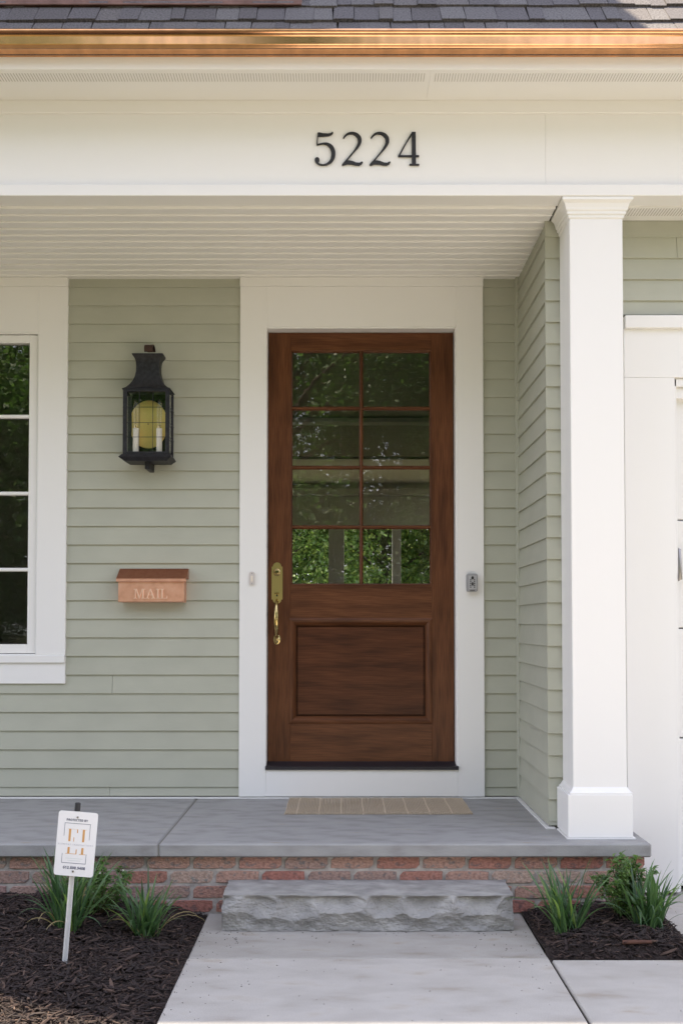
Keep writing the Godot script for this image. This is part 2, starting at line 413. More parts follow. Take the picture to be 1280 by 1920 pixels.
func build_house() -> Node3D:
	var house := thing("house", Vector3(0, 0, -2), "sage green lap-sided house with white trim and copper gutter behind the bluestone porch", "house")
	# --- sheathing with openings for door (x -0.43..0.63) and window (x -3.25..-1.72)
	var dx0 := UX(503, 1000, -0.05) - 0.012
	var dx1 := UX(850, 1000, -0.05) + 0.012
	var dtop := UY(622, -0.05)
	var win_r := UX(73, 950, 0.0)
	var win_t := UY(626, 0.0)
	var win_b := UY(1228, 0.0)
	var win_l := win_r - 1.55
	for s in [[-4.4, 0.0, win_l, 3.5], [win_l, 0.0, win_r, win_b], [win_l, win_t, win_r, 3.5], [win_r, 0.0, dx0, 3.5], [dx0, dtop, dx1, 3.5], [dx0, 0.0, dx1, 0.33], [dx1, 0.0, 1.1, 3.5]]:
		put(house, "wall", box(Vector3(s[0], s[1], -0.14), Vector3(s[2], s[3], 0.0), 0.0), M.sheath)
	put(house, "wall", box(Vector3(-4.54, 0, -6.6), Vector3(-4.4, 6, 0.0), 0.0), M.siding)
	put(house, "wall", box(Vector3(0.99, 0, 0.0), Vector3(1.1, 3.5, 0.83), 0.0), M.sheath)
	put(house, "wall", box(Vector3(1.1, 0, 0.70), Vector3(1.36, 3.5, 0.83), 0.0), M.sheath)
	put(house, "wall", box(Vector3(1.36, 2.78, 0.70), Vector3(4.4, 3.5, 0.83), 0.0), M.sheath)
	put(house, "wall", box(Vector3(4.26, 0, -4.4), Vector3(4.4, 6, 0.83), 0.0), M.siding)  # stops short, an added side opening lets daylight into the back room
	put(house, "wall", box(Vector3(1.1, 0, -0.14), Vector3(4.26, 3.5, 0.0), 0.0), M.sheath)

	# --- siding on the porch wall
	var cas_l := UX(126, 900, 0.02) - 0.004
	var apron_b := UY(1282, 0.02)
	var dcas_l := UX(449.5, 1000, 0.02)
	var dcas_r := UX(906, 1000, 0.02)
	var corner_l := UX(966, 1000, 0.01)
	var top0 := 3.195
	for k in 30:
		var y := top0 - k * LAP
		if y < 0.33: break
		var h := LAP + 0.012
		var x0 := cas_l if y > apron_b - 0.05 else -4.4
		if k == 0: h = 0.055
		var joint := 0.0
		if absf(UY(1300, 0.0) - y) < LAP * 0.45: joint = UX(212, 1285, 0.0)
		if joint != 0.0:
			lap(house, FRONT, Vector3.ZERO, y, x0, joint - 0.001, h)
			lap(house, FRONT, Vector3.ZERO, y, joint + 0.001, dcas_l, h)
		else:
			lap(house, FRONT, Vector3.ZERO, y, x0, dcas_l, h)
		if x0 > -4.0: lap(house, FRONT, Vector3.ZERO, y, -4.4, win_l - 0.16, h)
		lap(house, FRONT, Vector3.ZERO, y, dcas_r, corner_l, h)
	var ylast := top0 - 27 * LAP
	var jx := UX(207, 1480, 0.0)
	for s in [[-4.4, jx - 0.001], [jx + 0.001, dcas_l], [dcas_r, corner_l]]:
		put(house, "siding_board", extruded([Vector2(0.001, 0), Vector2(0.0175, 0), Vector2(0.0095, ylast - 0.33 + 0.012), Vector2(0.001, ylast - 0.33 + 0.012)], Transform3D(FRONT, Vector3(0, 0.333, 0)), s[0], s[1]), M.siding)
	put(house, "flashing", box(Vector3(-4.4, 0.3205, -0.01), Vector3(0.985, 0.3265, 0.034), 0.0), M.white)
	put(house, "corner_board", box(Vector3(corner_l, 0.33, 0.0), Vector3(0.985, 3.246, 0.026), 0.002), M.siding_v)
	put(house, "corner_board", box(Vector3(0.966, 0.33, 0.026), Vector3(0.985, 3.246, 0.05), 0.002), M.siding_v)
	# --- siding of the return wall and the garage front, wrapped round their corner
	var wx := 0.99
	var gz := 0.83
	for k in 30:
		var y := 3.165 - k * LAP
		var h := LAP + 0.012
		if k == 0: h = 0.081
		if y < 0.30: break
		lap(house, SIDE, Vector3(wx, 0, 0), y, 0.05, gz + 0.006, h)
		if k < 4:
			var seam := UX(1266, 500, gz)
			if k == 1:
				lap(house, FRONT, Vector3(0, 0, gz), y, wx - 0.0187, seam, h)
				lap(house, FRONT, Vector3(0, 0, gz), y, seam + 0.002, 4.4, h)
			else:
				lap(house, FRONT, Vector3(0, 0, gz), y, wx - 0.0187, 4.4, h)
		else:
			lap(house, FRONT, Vector3(0, 0, gz), y, wx - 0.0187, 1.345, h)
	put(house, "siding_board", extruded([Vector2(0.001, 0), Vector2(0.0175, 0), Vector2(0.0085, 0.078), Vector2(0.001, 0.078)], Transform3D(FRONT, Vector3(0, 2.785, gz)), 1.345, 4.4), M.siding)
	put(house, "siding_board", extruded([Vector2(0.001, 0), Vector2(0.0175, 0), Vector2(0.016, 0.02), Vector2(0.001, 0.02)], Transform3D(SIDE, Vector3(wx, 0.333, 0)), 0.05, gz + 0.0185), M.siding)
	put(house, "siding_board", extruded([Vector2(0.001, 0), Vector2(0.0175, 0), Vector2(0.016, 0.02), Vector2(0.001, 0.02)], Transform3D(FRONT, Vector3(0, 0.333, gz)), wx - 0.0165, 1.345), M.siding)
	put(house, "flashing", box(Vector3(0.955, 0.3205, 0.035), Vector3(1.0, 0.3265, 0.875), 0.0), M.white)

	build_ceiling(house)
	build_beam_and_eave(house)
	build_column(house)
	build_door(house, dcas_l, dcas_r)
	build_window(house, win_l, win_r, win_t, win_b, cas_l)
	build_garage(house)
	build_roof(house)
	build_room(house)
	return house

func build_ceiling(house: Node) -> void:
	var c := part(house, "porch_ceiling")
	var w := 0.0833
	for k in 12:
		var z := 0.998 - k * w
		var prof := [Vector2(z - 0.0005, 0.016), Vector2(z - 0.0005, -0.0055), Vector2(z - 0.002, -0.007), Vector2(z - 0.0045, -0.007), Vector2(z - 0.007, 0.0), Vector2(z - w + 0.001, 0.0), Vector2(z - w + 0.001, 0.016)]
		put(c, "ceiling_board", extruded(prof, Transform3D(FRONT, Vector3(0, 3.246, 0)), -4.4, 0.992), M.ceiling)
	put(c, "ceiling_deck", box(Vector3(-4.4, 3.263, -0.05), Vector3(4.4, 3.30, 1.1), 0.0), M.sheath)
	# plain vented soffit in front of the garage
	put(c, "soffit_panel", box(Vector3(1.02, 3.246, 0.84), Vector3(4.4, 3.262, 0.998), 0.0), M.ceiling)
	var st := ST()
	var x := 1.30
	while x < 3.0:
		cbox(st, Vector3(x, 3.2445, 0.90), Vector3(x + 0.004, 3.2465, 0.985), 0.0)
		x += 0.0135
	put(c, "soffit_vent", st.commit(), M.slot)

func build_beam_and_eave(house: Node) -> void:
	var b := part(house, "porch_beam")
	var z := 1.09
	var ybot := UY(367, 1.115)
	var ytrim := UY(345, 1.115)
	var ysof := UY(190, z)
	var ycap := UY(214, z)
	var joint := UX(1022, 280, z)
	put(b, "beam_core", box(Vector3(-4.4, ybot + 0.004, 0.999), Vector3(4.4, ysof + 0.02, z - 0.02), 0.0), M.trim_h)
	put(b, "frieze_board", box(Vector3(-4.4, ytrim, z - 0.02), Vector3(joint - 0.0003, ycap, z), 0.0006), M.trim_h)
	put(b, "frieze_board", box(Vector3(joint + 0.0003, ytrim, z - 0.02), Vector3(4.4, ycap, z), 0.0006), M.trim_h)
	put(b, "frieze_cap", box(Vector3(-4.4, ycap, z - 0.02), Vector3(4.4, ysof, z + 0.012), 0.002), M.trim_h)
	put(b, "beam_trim", box(Vector3(-4.4, ybot, 0.999), Vector3(4.4, ytrim, 1.115), 0.003), M.trim_h)
	# eave
	var e := part(house, "eave")
	var zf := 1.346
	var seam_x := UX(802, 160, 1.2)
	put(e, "soffit_panel", box(Vector3(-4.4, ysof, z - 0.015), Vector3(seam_x - 0.0004, ysof + 0.012, zf), 0.0), M.ceiling)
	put(e, "soffit_panel", box(Vector3(seam_x + 0.0004, ysof, z - 0.015), Vector3(4.4, ysof + 0.012, zf), 0.0), M.ceiling)
	put(e, "fascia_board", box(Vector3(-4.4, ysof - 0.003, zf), Vector3(4.4, ysof + 0.15, zf + 0.02), 0.002), M.trim_h)
	var st := ST()
	var x := -2.2
	while x < 2.2:
		if absf(x - seam_x) > 0.02:
			cbox(st, Vector3(x, ysof - 0.0012, 1.262), Vector3(x + 0.0035, ysof + 0.001, 1.328), 0.0)
		x += 0.0125
	put(e, "soffit_vent", st.commit(), M.slot)
	# copper gutter
	var g0 := UY(107, zf + 0.02)
	var p := [Vector2(0.0, 0.0), Vector2(0.062, 0.0), Vector2(0.067, 0.0025), Vector2(0.069, 0.006), Vector2(0.0745, 0.0085), Vector2(0.077, 0.013), Vector2(0.0785, 0.045), Vector2(0.0815, 0.05), Vector2(0.088, 0.0535),
		Vector2(0.0925, 0.057), Vector2(0.0945, 0.062), Vector2(0.0945, 0.067), Vector2(0.092, 0.071), Vector2(0.087, 0.0715), Vector2(0.085, 0.068), Vector2(0.077, 0.052), Vector2(0.075, 0.015), Vector2(0.064, 0.004), Vector2(0.002, 0.004), Vector2(0.002, 0.075), Vector2(0.0, 0.075)]
	put(e, "gutter", extruded(p, Transform3D(FRONT, Vector3(0, g0, zf + 0.0205)), -4.45, 4.45), M.gutter)

func build_column(house: Node) -> void:
	var c := part(house, "porch_column")
	var x0 := UX(1070, 900, 1.07)
	var x1 := UX(1170, 900, 1.07)
	var zb := 0.851
	var zt := 1.07
	var yb := UY(1490, 1.093)
	var bx0 := UX(1064.5, 1540, 1.093)
	var bx1 := UX(1186, 1540, 1.093)
	put(c, "shaft", box(Vector3(x0, 0.33, zb), Vector3(x1, 3.245, zt), 0.003), M.trim_v)
	put(c, "base", box(Vector3(bx0, 0.326, zb + 0.003), Vector3(bx1, yb, 1.093), 0.003), M.trim_v)
	put(c, "flashing", box(Vector3(bx0 - 0.008, 0.3205, zb + 0.03), Vector3(bx1 + 0.01, 0.3255, 1.102), 0.0), M.white)
	var st := ST()
	var r := func(o, y): return [x0 - o, x1 + o, zb + 0.004, zt + o, y]
	loft(st, [r.call(0.020, yb + 0.0005), r.call(0.020, yb + 0.007), r.call(0.0165, yb + 0.0105), r.call(0.012, yb + 0.013), r.call(0.008, yb + 0.018), r.call(0.003, yb + 0.026), r.call(0.0012, yb + 0.030)])
	put(c, "base_moulding", st.commit(), M.white)
	st = ST()
	var t := UY(367, 1.115) - 0.001
	loft(st, [r.call(0.0012, t - 0.088), r.call(0.006, t - 0.083), r.call(0.006, t - 0.073), r.call(0.013, t - 0.068), r.call(0.013, t - 0.058), r.call(0.019, t - 0.052), r.call(0.021, t - 0.042), r.call(0.028, t - 0.024), r.call(0.036, t - 0.016), r.call(0.040, t - 0.013), r.call(0.040, t)])
	put(c, "capital", st.commit(), M.white)

func build_door(house: Node, cl: float, cr: float) -> void:
	var z := 0.032
	var zl := -0.05
	var il := UX(499.5, 1000, z)
	var ir := UX(856.5, 1000, z)
	var ytop := 3.246
	var ycap := UY(537, z)
	var yhead := UY(612, z)
	var ysill := UY(1443, z)
	var k := part(house, "door_casing")
	put(k, "casing_board", box(Vector3(cl, 0.33, 0.0), Vector3(il, ycap, z), 0.002), M.trim_v)
	put(k, "casing_board", box(Vector3(ir, 0.33, 0.0), Vector3(cr, ycap, z), 0.002), M.trim_v)
	put(k, "head_board", box(Vector3(il, yhead, 0.0), Vector3(ir, ycap, z - 0.0008), 0.002), M.trim_h)
	put(k, "cap_board", box(Vector3(cl - 0.001, ycap, 0.0), Vector3(cr + 0.001, ytop, z + 0.008), 0.002), M.trim_h)
	put(k, "riser_board", box(Vector3(il, 0.331, 0.0), Vector3(ir, ysill, z - 0.0005), 0.002), M.trim_h)
	# jamb
	var dl := UX(503, 1000, zl)
	var dr := UX(850, 1000, zl)
	var dt := UY(624, zl)
	var db := UY(1428, zl)
	put(k, "jamb", box(Vector3(il - 0.002, ysill, -0.12), Vector3(dl - 0.003, yhead, z - 0.006), 0.003), M.white)
	put(k, "jamb", box(Vector3(dr + 0.003, ysill, -0.12), Vector3(ir + 0.002, yhead, z - 0.006), 0.003), M.white)
	put(k, "head_jamb", box(Vector3(dl - 0.003, dt + 0.003, -0.12), Vector3(dr + 0.003, yhead + 0.01, z - 0.006), 0.003), M.white)
	put(k, "sill", extruded([Vector2(-0.12, 0.0), Vector2(0.043, 0.0), Vector2(0.043, 0.018), Vector2(-0.04, 0.034), Vector2(-0.12, 0.036)], Transform3D(FRONT, Vector3(0, ysill, 0)), il - 0.003, ir + 0.003), M.sill)
	# leaf
	var d := part(house, "front_door")
	d.set_meta("label", "dark brown wooden door with eight glass panes over one panel")
	var gl := UX(545, 880, zl)
	var gr := UX(808, 880, zl)
	var gt := UY(657, zl)
	var gb := UY(1097, zl)
	var pt := UY(1160, zl)
	var pb := UY(1356, zl)
	var pl := UX(542, 1260, zl)
	var pr := UX(809, 1260, zl)
	var zb := zl - 0.05
	put(d, "stile", box(Vector3(dl, db, zb), Vector3(gl, dt, zl), 0.0015), M.wood_v)
	put(d, "stile", box(Vector3(gr, db, zb), Vector3(dr, dt, zl), 0.0015), M.wood_v)
	put(d, "rail", box(Vector3(gl, gt, zb), Vector3(gr, dt, zl - 0.0004), 0.001), M.wood_h)
	put(d, "rail", box(Vector3(gl, pt, zb), Vector3(gr, gb, zl - 0.0004), 0.001), M.wood_h)
	put(d, "rail", box(Vector3(gl, db, zb), Vector3(gr, pb, zl - 0.0004), 0.001), M.wood_h)
	put(d, "sweep", box(Vector3(dl, db - 0.012, zb), Vector3(dr, db, zl - 0.012), 0.001), M.black)
	# raised moulding frame with mitred corners round a flat field
	var bev := func(a: Array, c: Array, za: float, zc: float, nm: String, m1: Material, m2: Material):
		for s in 4:
			var st := ST()
			var ca := [Vector3(a[0], a[2], za), Vector3(a[1], a[2], za), Vector3(a[1], a[3], za), Vector3(a[0], a[3], za)]
			var cc := [Vector3(c[0], c[2], zc), Vector3(c[1], c[2], zc), Vector3(c[1], c[3], zc), Vector3(c[0], c[3], zc)]
			var e := (s + 1) % 4
			var A: Vector3 = ca[s]
			var B: Vector3 = ca[e]
			var C: Vector3 = cc[e]
			var E: Vector3 = cc[s]
			# rounded in four steps
			var last := [A, B]
			for q in range(1, 5):
				var f := q / 4.0
				var lift := sin(f * PI) * 0.011
				var p0 := A.lerp(E, f) + Vector3(0, 0, lift)
				var p1 := B.lerp(C, f) + Vector3(0, 0, lift)
				quad(st, last[0], last[1], p1, p0, Vector3(0, 0, 1))
				last = [p0, p1]
			put(d, nm, st.commit(), m1 if s % 2 == 0 else m2)
	bev.call([pl - 0.004, pr + 0.004, pb - 0.004, pt + 0.004], [pl + 0.038, pr - 0.036, pb + 0.038, pt - 0.038], zl + 0.002, zl - 0.016, "panel_moulding", M.wood_h, M.wood_v)
	put(d, "panel", box(Vector3(pl - 0.004, pb - 0.004, zl - 0.045), Vector3(pr + 0.004, pt + 0.004, zl - 0.032), 0.0), M.wood_p)
	var st0 := ST()
	cbox(st0, Vector3(pl + 0.047, pb + 0.047, zl - 0.0325), Vector3(pr - 0.045, pt - 0.047, zl - 0.0105), 0.003)
	put(d, "panel_field", st0.commit(), M.wood_p)
	# glazing: beads, muntins, panes
	bev.call([gl - 0.001, gr + 0.001, gb - 0.001, gt + 0.001], [gl + 0.010, gr - 0.010, gb + 0.010, gt - 0.010], zl + 0.001, zl - 0.017, "glazing_bead", M.wood_h, M.wood_v)
	var mx := UX(677, 880, zl)
	var mys := [UY(765, zl), UY(876, zl), UY(988, zl)]
	var mun := [Vector2(-0.011, -0.02), Vector2(0.011, -0.02), Vector2(0.011, -0.013), Vector2(0.006, -0.003), Vector2(0.002, 0.0), Vector2(-0.002, 0.0), Vector2(-0.006, -0.003), Vector2(-0.011, -0.013)]
	put(d, "muntin", extruded(mun, Transform3D(Basis(Vector3(1, 0, 0), Vector3(0, 0, 1), Vector3(0, 1, 0)), Vector3(mx, 0, zl - 0.001)), gb, gt), M.wood_v)
	for y in mys:
		var hz := []
		for q in mun: hz.append(Vector2(q.y, q.x))
		put(d, "muntin", extruded(hz, Transform3D(FRONT, Vector3(0, y, zl - 0.0014)), gl, gr), M.wood_h)
	var ys := [gt, mys[0], mys[1], mys[2], gb]
	for r in 4:
		for c in 2:
			var x0 := gl + 0.004 if c == 0 else mx + 0.002
			var x1 := mx - 0.002 if c == 0 else gr - 0.004
			put(d, "pane", box(Vector3(x0, ys[r + 1] + 0.002, zl - 0.0245), Vector3(x1, ys[r] - 0.002, zl - 0.0205), 0.0), M.pane)
	put(d, "inner_frame", frame_mesh(gl - 0.01, gr + 0.01, gb - 0.01, gt + 0.01, gl + 0.006, gr - 0.006, gb + 0.006, gt - 0.006, zb + 0.004, zl - 0.026), M.wood_v)
	# brass handle set
	var hx := UX(519.5, 1095, zl)
	var q0 := UY(1132, zl)
	var q1 := UY(1054.5, zl)
	var hw := 0.031
	var out := []
	for s in [1.0, -1.0]:
		var cy := q1 if s > 0 else q0
		var arc := []
		for j in 9:
			var a := PI * j / 8.0
			arc.append(Vector2(cos(a) * 0.024 * s, cy - s * 0.024 + sin(a) * 0.024 * s))
		var e: float = cy - s * 0.030
		out.append(Vector2(hw * s, e - 0.0))
		out.append(Vector2(hw * s * 0.98, e + 0.006 * s))
		out.append(Vector2(0.026 * s, e + 0.006 * s))
		out.append_array(arc)
		out.append(Vector2(-0.026 * s, e + 0.006 * s))
		out.append(Vector2(-hw * s * 0.98, e + 0.006 * s))
		out.append(Vector2(-hw * s, e))
	var plate := ST()
	extrude(plate, PackedVector2Array(out), Transform3D(Basis(), Vector3(hx, 0, zl)), 0.0, 0.004)
	var small := []
	for v in out: small.append(Vector2(v.x * 0.84, (v.y - (q0 + q1) / 2) * 0.95 + (q0 + q1) / 2))
	extrude(plate, PackedVector2Array(small), Transform3D(Basis(), Vector3(hx, 0, zl)), 0.004, 0.006)
	put(d, "handle_plate", plate.commit(), mat(lin(0.58, 0.48, 0.20), 0.3, {metal = 0.95}))
	var ax := Basis(Vector3(1, 0, 0), Vector3(0, 0, 1), Vector3(0, -1, 0))
	var cyl := ST()
	var cyy := UY(1073, zl)
	lathe(cyl, [Vector2(0.022, 0.006), Vector2(0.022, 0.010), Vector2(0.019, 0.013), Vector2(0.014, 0.0135), Vector2(0.0135, 0.017), Vector2(0.010, 0.018), Vector2(0.0, 0.018)], Transform3D(ax, Vector3(hx, cyy, zl)), 24)
	put(d, "lock_cylinder", cyl.commit(), M.brass)
	put(d, "keyhole", box(Vector3(hx - 0.001, cyy - 0.006, zl + 0.017), Vector3(hx + 0.001, cyy + 0.006, zl + 0.0186), 0.0), M.black)
	var th := ST()
	var ty := UY(1113, zl)
	cbox(th, Vector3(hx - 0.013, ty - 0.002, zl + 0.005), Vector3(hx + 0.013, ty + 0.003, zl + 0.04), 0.002)
	put(d, "thumb_latch", th.commit(), M.brass)
	put(d, "latch_slot", box(Vector3(hx - 0.004, ty - 0.016, zl + 0.005), Vector3(hx + 0.004, ty - 0.004, zl + 0.0068), 0.0), M.black)
	var grip := ST()
	var g1 := UY(1125, zl)
	var g2_ := UY(1198, zl)
	var pts := []
	var rad := []
	for j in 25:
		var f := j / 24.0
		var o := 0.052 * sin(clampf(f * 1.06, 0, 1) * PI) ** 0.55
		pts.append(Vector3(hx, lerpf(g1, g2_, f), zl + 0.006 + o))
		rad.append(0.0085 + 0.0065 * sin(clampf((f - 0.05) / 0.95, 0, 1) * PI) ** 1.5 * (1.25 - 0.6 * f))
	tube(grip, pts, rad, 14)
	put(d, "handle_grip", grip.commit(), M.brass)
	var ros := ST()
	lathe(ros, [Vector2(0.021, 0.0), Vector2(0.021, 0.003), Vector2(0.017, 0.0055), Vector2(0.012, 0.005), Vector2(0.009, 0.010), Vector2(0.0, 0.012)], Transform3D(ax, Vector3(hx, UY(1199, zl), zl)), 22, 1.0, 1.45)
	put(d, "handle_rosette", ros.commit(), M.brass)

func frame_mesh(l: float, r: float, b: float, t: float, il: float, ir: float, ib: float, it: float, z0: float, z1: float) -> Mesh:
	var st := ST()
	cbox(st, Vector3(l, b, z0), Vector3(il, t, z1), 0.0015)
	cbox(st, Vector3(ir, b, z0), Vector3(r, t, z1), 0.0015)
	cbox(st, Vector3(il, it, z0), Vector3(ir, t, z1), 0.0015)
	cbox(st, Vector3(il, b, z0), Vector3(ir, ib, z1), 0.0015)
	return st.commit()

func build_window(house: Node, wl: float, wr: float, wt: float, wb: float, cas: float) -> void:
	var w := part(house, "window")
	w.set_meta("label", "white casement window with dark divided panes and wide white casing")
	var z := 0.03
	var ycap := UY(537, z)
	var cr := cas + 0.004
	var cl := wl - 0.16
	put(w, "casing_board", box(Vector3(wr, wb, 0.0), Vector3(cr, ycap, z), 0.002), M.trim_v)
	put(w, "casing_board", box(Vector3(cl, wb, 0.0), Vector3(wl, ycap, z), 0.002), M.trim_v)
	put(w, "head_board", box(Vector3(wl, wt, 0.0), Vector3(wr, ycap, z - 0.0008), 0.002), M.trim_h)
	put(w, "cap_board", box(Vector3(cl - 0.001, ycap, 0.0), Vector3(cr + 0.001, 3.246, z + 0.008), 0.002), M.trim_h)
	put(w, "sill", box(Vector3(cl, UY(1243, z), 0.0), Vector3(cr, wb, z + 0.012), 0.003), M.trim_h)
	put(w, "apron", box(Vector3(cl, UY(1282, z), 0.0), Vector3(cr, UY(1243, z), z - 0.002), 0.002), M.trim_h)
	# frame and sash
	var sr := wr - 0.008
	put(w, "window_frame", frame_mesh(wl - 0.012, wr + 0.003, wb - 0.004, wt + 0.012, wl + 0.006, wr - 0.006, wb + 0.006, wt - 0.006, -0.13, z - 0.008), M.white)
	put(w, "window_gasket", frame_mesh(wl + 0.005, wr - 0.005, wb + 0.005, wt - 0.005, wl + 0.02, wr - 0.02, wb + 0.02, wt - 0.02, -0.06, -0.006), M.black)
	var zs := 0.006
	var gr := UX(54, 900, zs)
	var gl := wl + 0.06
	var gt := UY(643, zs)
	var gb := UY(1208, zs)
	put(w, "sash", frame_mesh(wl + 0.009, wr - 0.009, wb + 0.009, wt - 0.009, gl, gr, gb, gt, -0.045, zs), M.white)
	var midx := (gl + gr) / 2
	put(w, "meeting_stile", box(Vector3(midx - 0.045, gb, -0.04), Vector3(midx + 0.045, gt, zs - 0.001), 0.002), M.white)
	var ys := [gt, UY(780.5, zs), UY(925, zs), UY(1068, zs), gb]
	for s in [[gl, midx - 0.045], [midx + 0.045, gr]]:
		for k in [1, 2, 3]:
			put(w, "muntin", extruded([Vector2(-0.02, -0.01), Vector2(-0.004, -0.01), Vector2(0.0, -0.006), Vector2(0.0, 0.006), Vector2(-0.004, 0.01), Vector2(-0.02, 0.01)], Transform3D(FRONT, Vector3(0, ys[k], zs - 0.004)), s[0], s[1]), M.white)
		for k in 4:
			put(w, "pane", box(Vector3(s[0] - 0.003, ys[k + 1] + 0.003, -0.026), Vector3(s[1] + 0.003, ys[k] - 0.003, -0.022), 0.0), M.pane)

func build_garage(house: Node) -> void:
	var g := part(house, "garage_door")
	g.set_meta("label", "white panelled garage door in a wide white casing")
	var z := 0.862
	var x0 := UX(1171.5, 1000, z)
	var xi := UX(1266.5, 1000, z)
	var ycap := UY(593, z)
	var ycap2 := UY(617, z)
	var yo := UY(708, z)
	put(g, "casing_board", box(Vector3(x0, 0.02, 0.831), Vector3(xi, yo, z), 0.002), M.trim_v)
	put(g, "head_board", box(Vector3(x0, yo + 0.0008, 0.831), Vector3(4.4, ycap2, z), 0.002), M.trim_h)
	put(g, "drip_cap", box(Vector3(x0 + 0.002, ycap2, 0.831), Vector3(4.4, ycap, z + 0.022), 0.003), M.trim_h)
	put(g, "door_stop", box(Vector3(xi, UY(724, z), 0.76), Vector3(4.3, yo, z - 0.012), 0.004), M.white)
	put(g, "door_stop", box(Vector3(xi, UY(745, z), 0.74), Vector3(4.3, UY(724, z), z - 0.03), 0.004), M.white)
	put(g, "jamb", box(Vector3(xi - 0.002, 0.02, 0.72), Vector3(xi + 0.012, yo, z - 0.012), 0.002), M.white)
	var ys := [UY(745, 0.8), UY(975, 0.8), UY(1178, 0.8), UY(1384, 0.8), 0.03]
	for k in 4:
		put(g, "door_section", box(Vector3(xi + 0.012, ys[k + 1] + 0.003, 0.72), Vector3(4.3, ys[k] - 0.003, 0.795), 0.004), M.white)
	var h := ST()
	var a := U(1272, 1030, 0.83)
	var b := U(1274, 1086, 0.85)
	tube(h, [a + Vector3(0, 0.004, -0.03), a, b, b + Vector3(0, -0.004, -0.05)], [0.007, 0.009, 0.011, 0.009], 8)
	put(g, "handle", h.commit(), M.steel)

func build_roof(house: Node) -> void:
	var r := part(house, "roof")
	# slope of 54 degrees starting above the gutter
	var up := Vector3(0, 0.809, -0.588)
	var nrm := Vector3(0, 0.588, 0.809)
	var o := Vector3(0, 3.80, 1.40)
	var deck := ST()
	var a := o + Vector3(-4.5, 0, 0) - nrm * 0.012 - up * 0.03
	var b := o + Vector3(4.5, 0, 0) - nrm * 0.012 - up * 0.03
	quad(deck, a, b, b + up * 4.0, a + up * 4.0, nrm)
	quad(deck, a, b, b - nrm * 0.03, a - nrm * 0.03, -up)
	quad(deck, a - nrm * 0.03, b - nrm * 0.03, b - nrm * 0.03 + up * 4.0, a - nrm * 0.03 + up * 4.0, -nrm)
	put(r, "roof_deck", deck.commit(), M.shingles[3])
	rng.seed = 77
	var basis := Basis(Vector3(1, 0, 0), up, nrm)
	var far := ST()
	for row in range(-1, 12):
		var s := 0.034 + 0.153 * row
		var x := -4.4 + rng.randf() * 0.1
		var near := row < 3
		if near: x = -2.6 + rng.randf() * 0.1
		else: x = -4.4
		while x < (2.6 if near else 4.4):
			var w := rng.randf_range(0.055, 0.15)
			var tall := 0.165 + (rng.randf_range(0.004, 0.012) if rng.randf() < 0.5 else 0.0)
			var th := 0.0045 if rng.randf() < 0.5 else 0.009
			var skew := rng.randf_range(-0.008, 0.008)
			var m := ST() if near else far
			var t0 := 0.0 + 0.16 * 0.055
			var P := func(u, v, q): return o + basis * Vector3(x + u, s + v, q)
			var dv := 0.165 - tall if row >= 0 else 0.092 + (0.165 - tall) * 0.5
			var c := [P.call(0.001, dv, t0 + th), P.call(w - 0.001, dv, t0 + th), P.call(w - 0.001 + skew, 0.165, th * 0.4), P.call(0.001 + skew * 0.6, 0.165, th * 0.4)]
			var d := [P.call(0.001, dv, -0.006), P.call(w - 0.001, dv, -0.006), P.call(w - 0.001 + skew, 0.165, -0.006), P.call(0.001 + skew * 0.6, 0.165, -0.006)]
			quad(m, c[0], c[1], c[2], c[3], nrm)
			quad(m, c[0], c[1], d[1], d[0], -up)
			quad(m, c[0], c[3], d[3], d[0], Vector3(-1, 0, 0))
			quad(m, c[1], c[2], d[2], d[1], Vector3(1, 0, 0))
			if near:
				put(r, "shingle", m.commit(), M.shingles[rng.randi() % M.shingles.size()])
			x += w
	var fo := put(r, "shingle_field", far.commit(), M.shingles[0])
	fo.set_meta("kind", "stuff")
	# upper storey rising just behind the eave, with its copper apron flashing
	var fx := UX(565, 4, 1.24)
	var fl := ST()
	var f0 := U(300, 9, 1.245)
	var wz := 1.18
	fl = ST()
	var ry := func(z): return 3.80 + (1.40 - z) * 1.376
	cbox(fl, Vector3(-4.4, ry.call(1.212) + 0.014, 1.19), Vector3(fx, ry.call(1.212) + 0.024, 1.226), 0.002)
	cbox(fl, Vector3(-4.4, ry.call(1.212) + 0.024, wz + 0.002), Vector3(fx, ry.call(1.212) + 0.16, 1.196), 0.001)
	put(house, "apron_flashing", fl.commit(), M.old_copper)
	var uw := ST()
	cbox(uw, Vector3(-6.5, 3.9, -5.5), Vector3(fx - 0.02, 7.42, wz), 0.0)
	put(house, "upper_wall", uw.commit(), M.siding)
	for k in 26:
		var y: float = ry.call(1.212) + 0.15 + k * 0.13
		if y > 7.3: break
		put(house, "siding_board", extruded(board(0.14), Transform3D(FRONT, Vector3(0, y, wz)), -6.5, fx - 0.02), M.siding)
	var ur := ST()
	cbox(ur, Vector3(-6.8, 7.40, -5.8), Vector3(-0.10, 7.55, 1.655), 0.01)
	put(house, "upper_eave", ur.commit(), M.trim_h)
	loft(ur, [[-6.8, -0.10, -5.8, 1.655, 7.551], [-4.0, -2.9, -3.0, -1.2, 10.2]])
	put(house, "upper_roof", ur.commit(), M.shingles[1])
	# back slope of the lower roof
	var bk := ST()
	var top := o + up * 3.97
	for x in [[-0.2, 4.5]]:
		quad(bk, Vector3(x[0], top.y, top.z), Vector3(x[1], top.y, top.z), Vector3(x[1], 4.0, -6.8), Vector3(x[0], 4.0, -6.8), Vector3(0, 1, -0.5))
	put(r, "back_slope", bk.commit(), M.shingles[2])

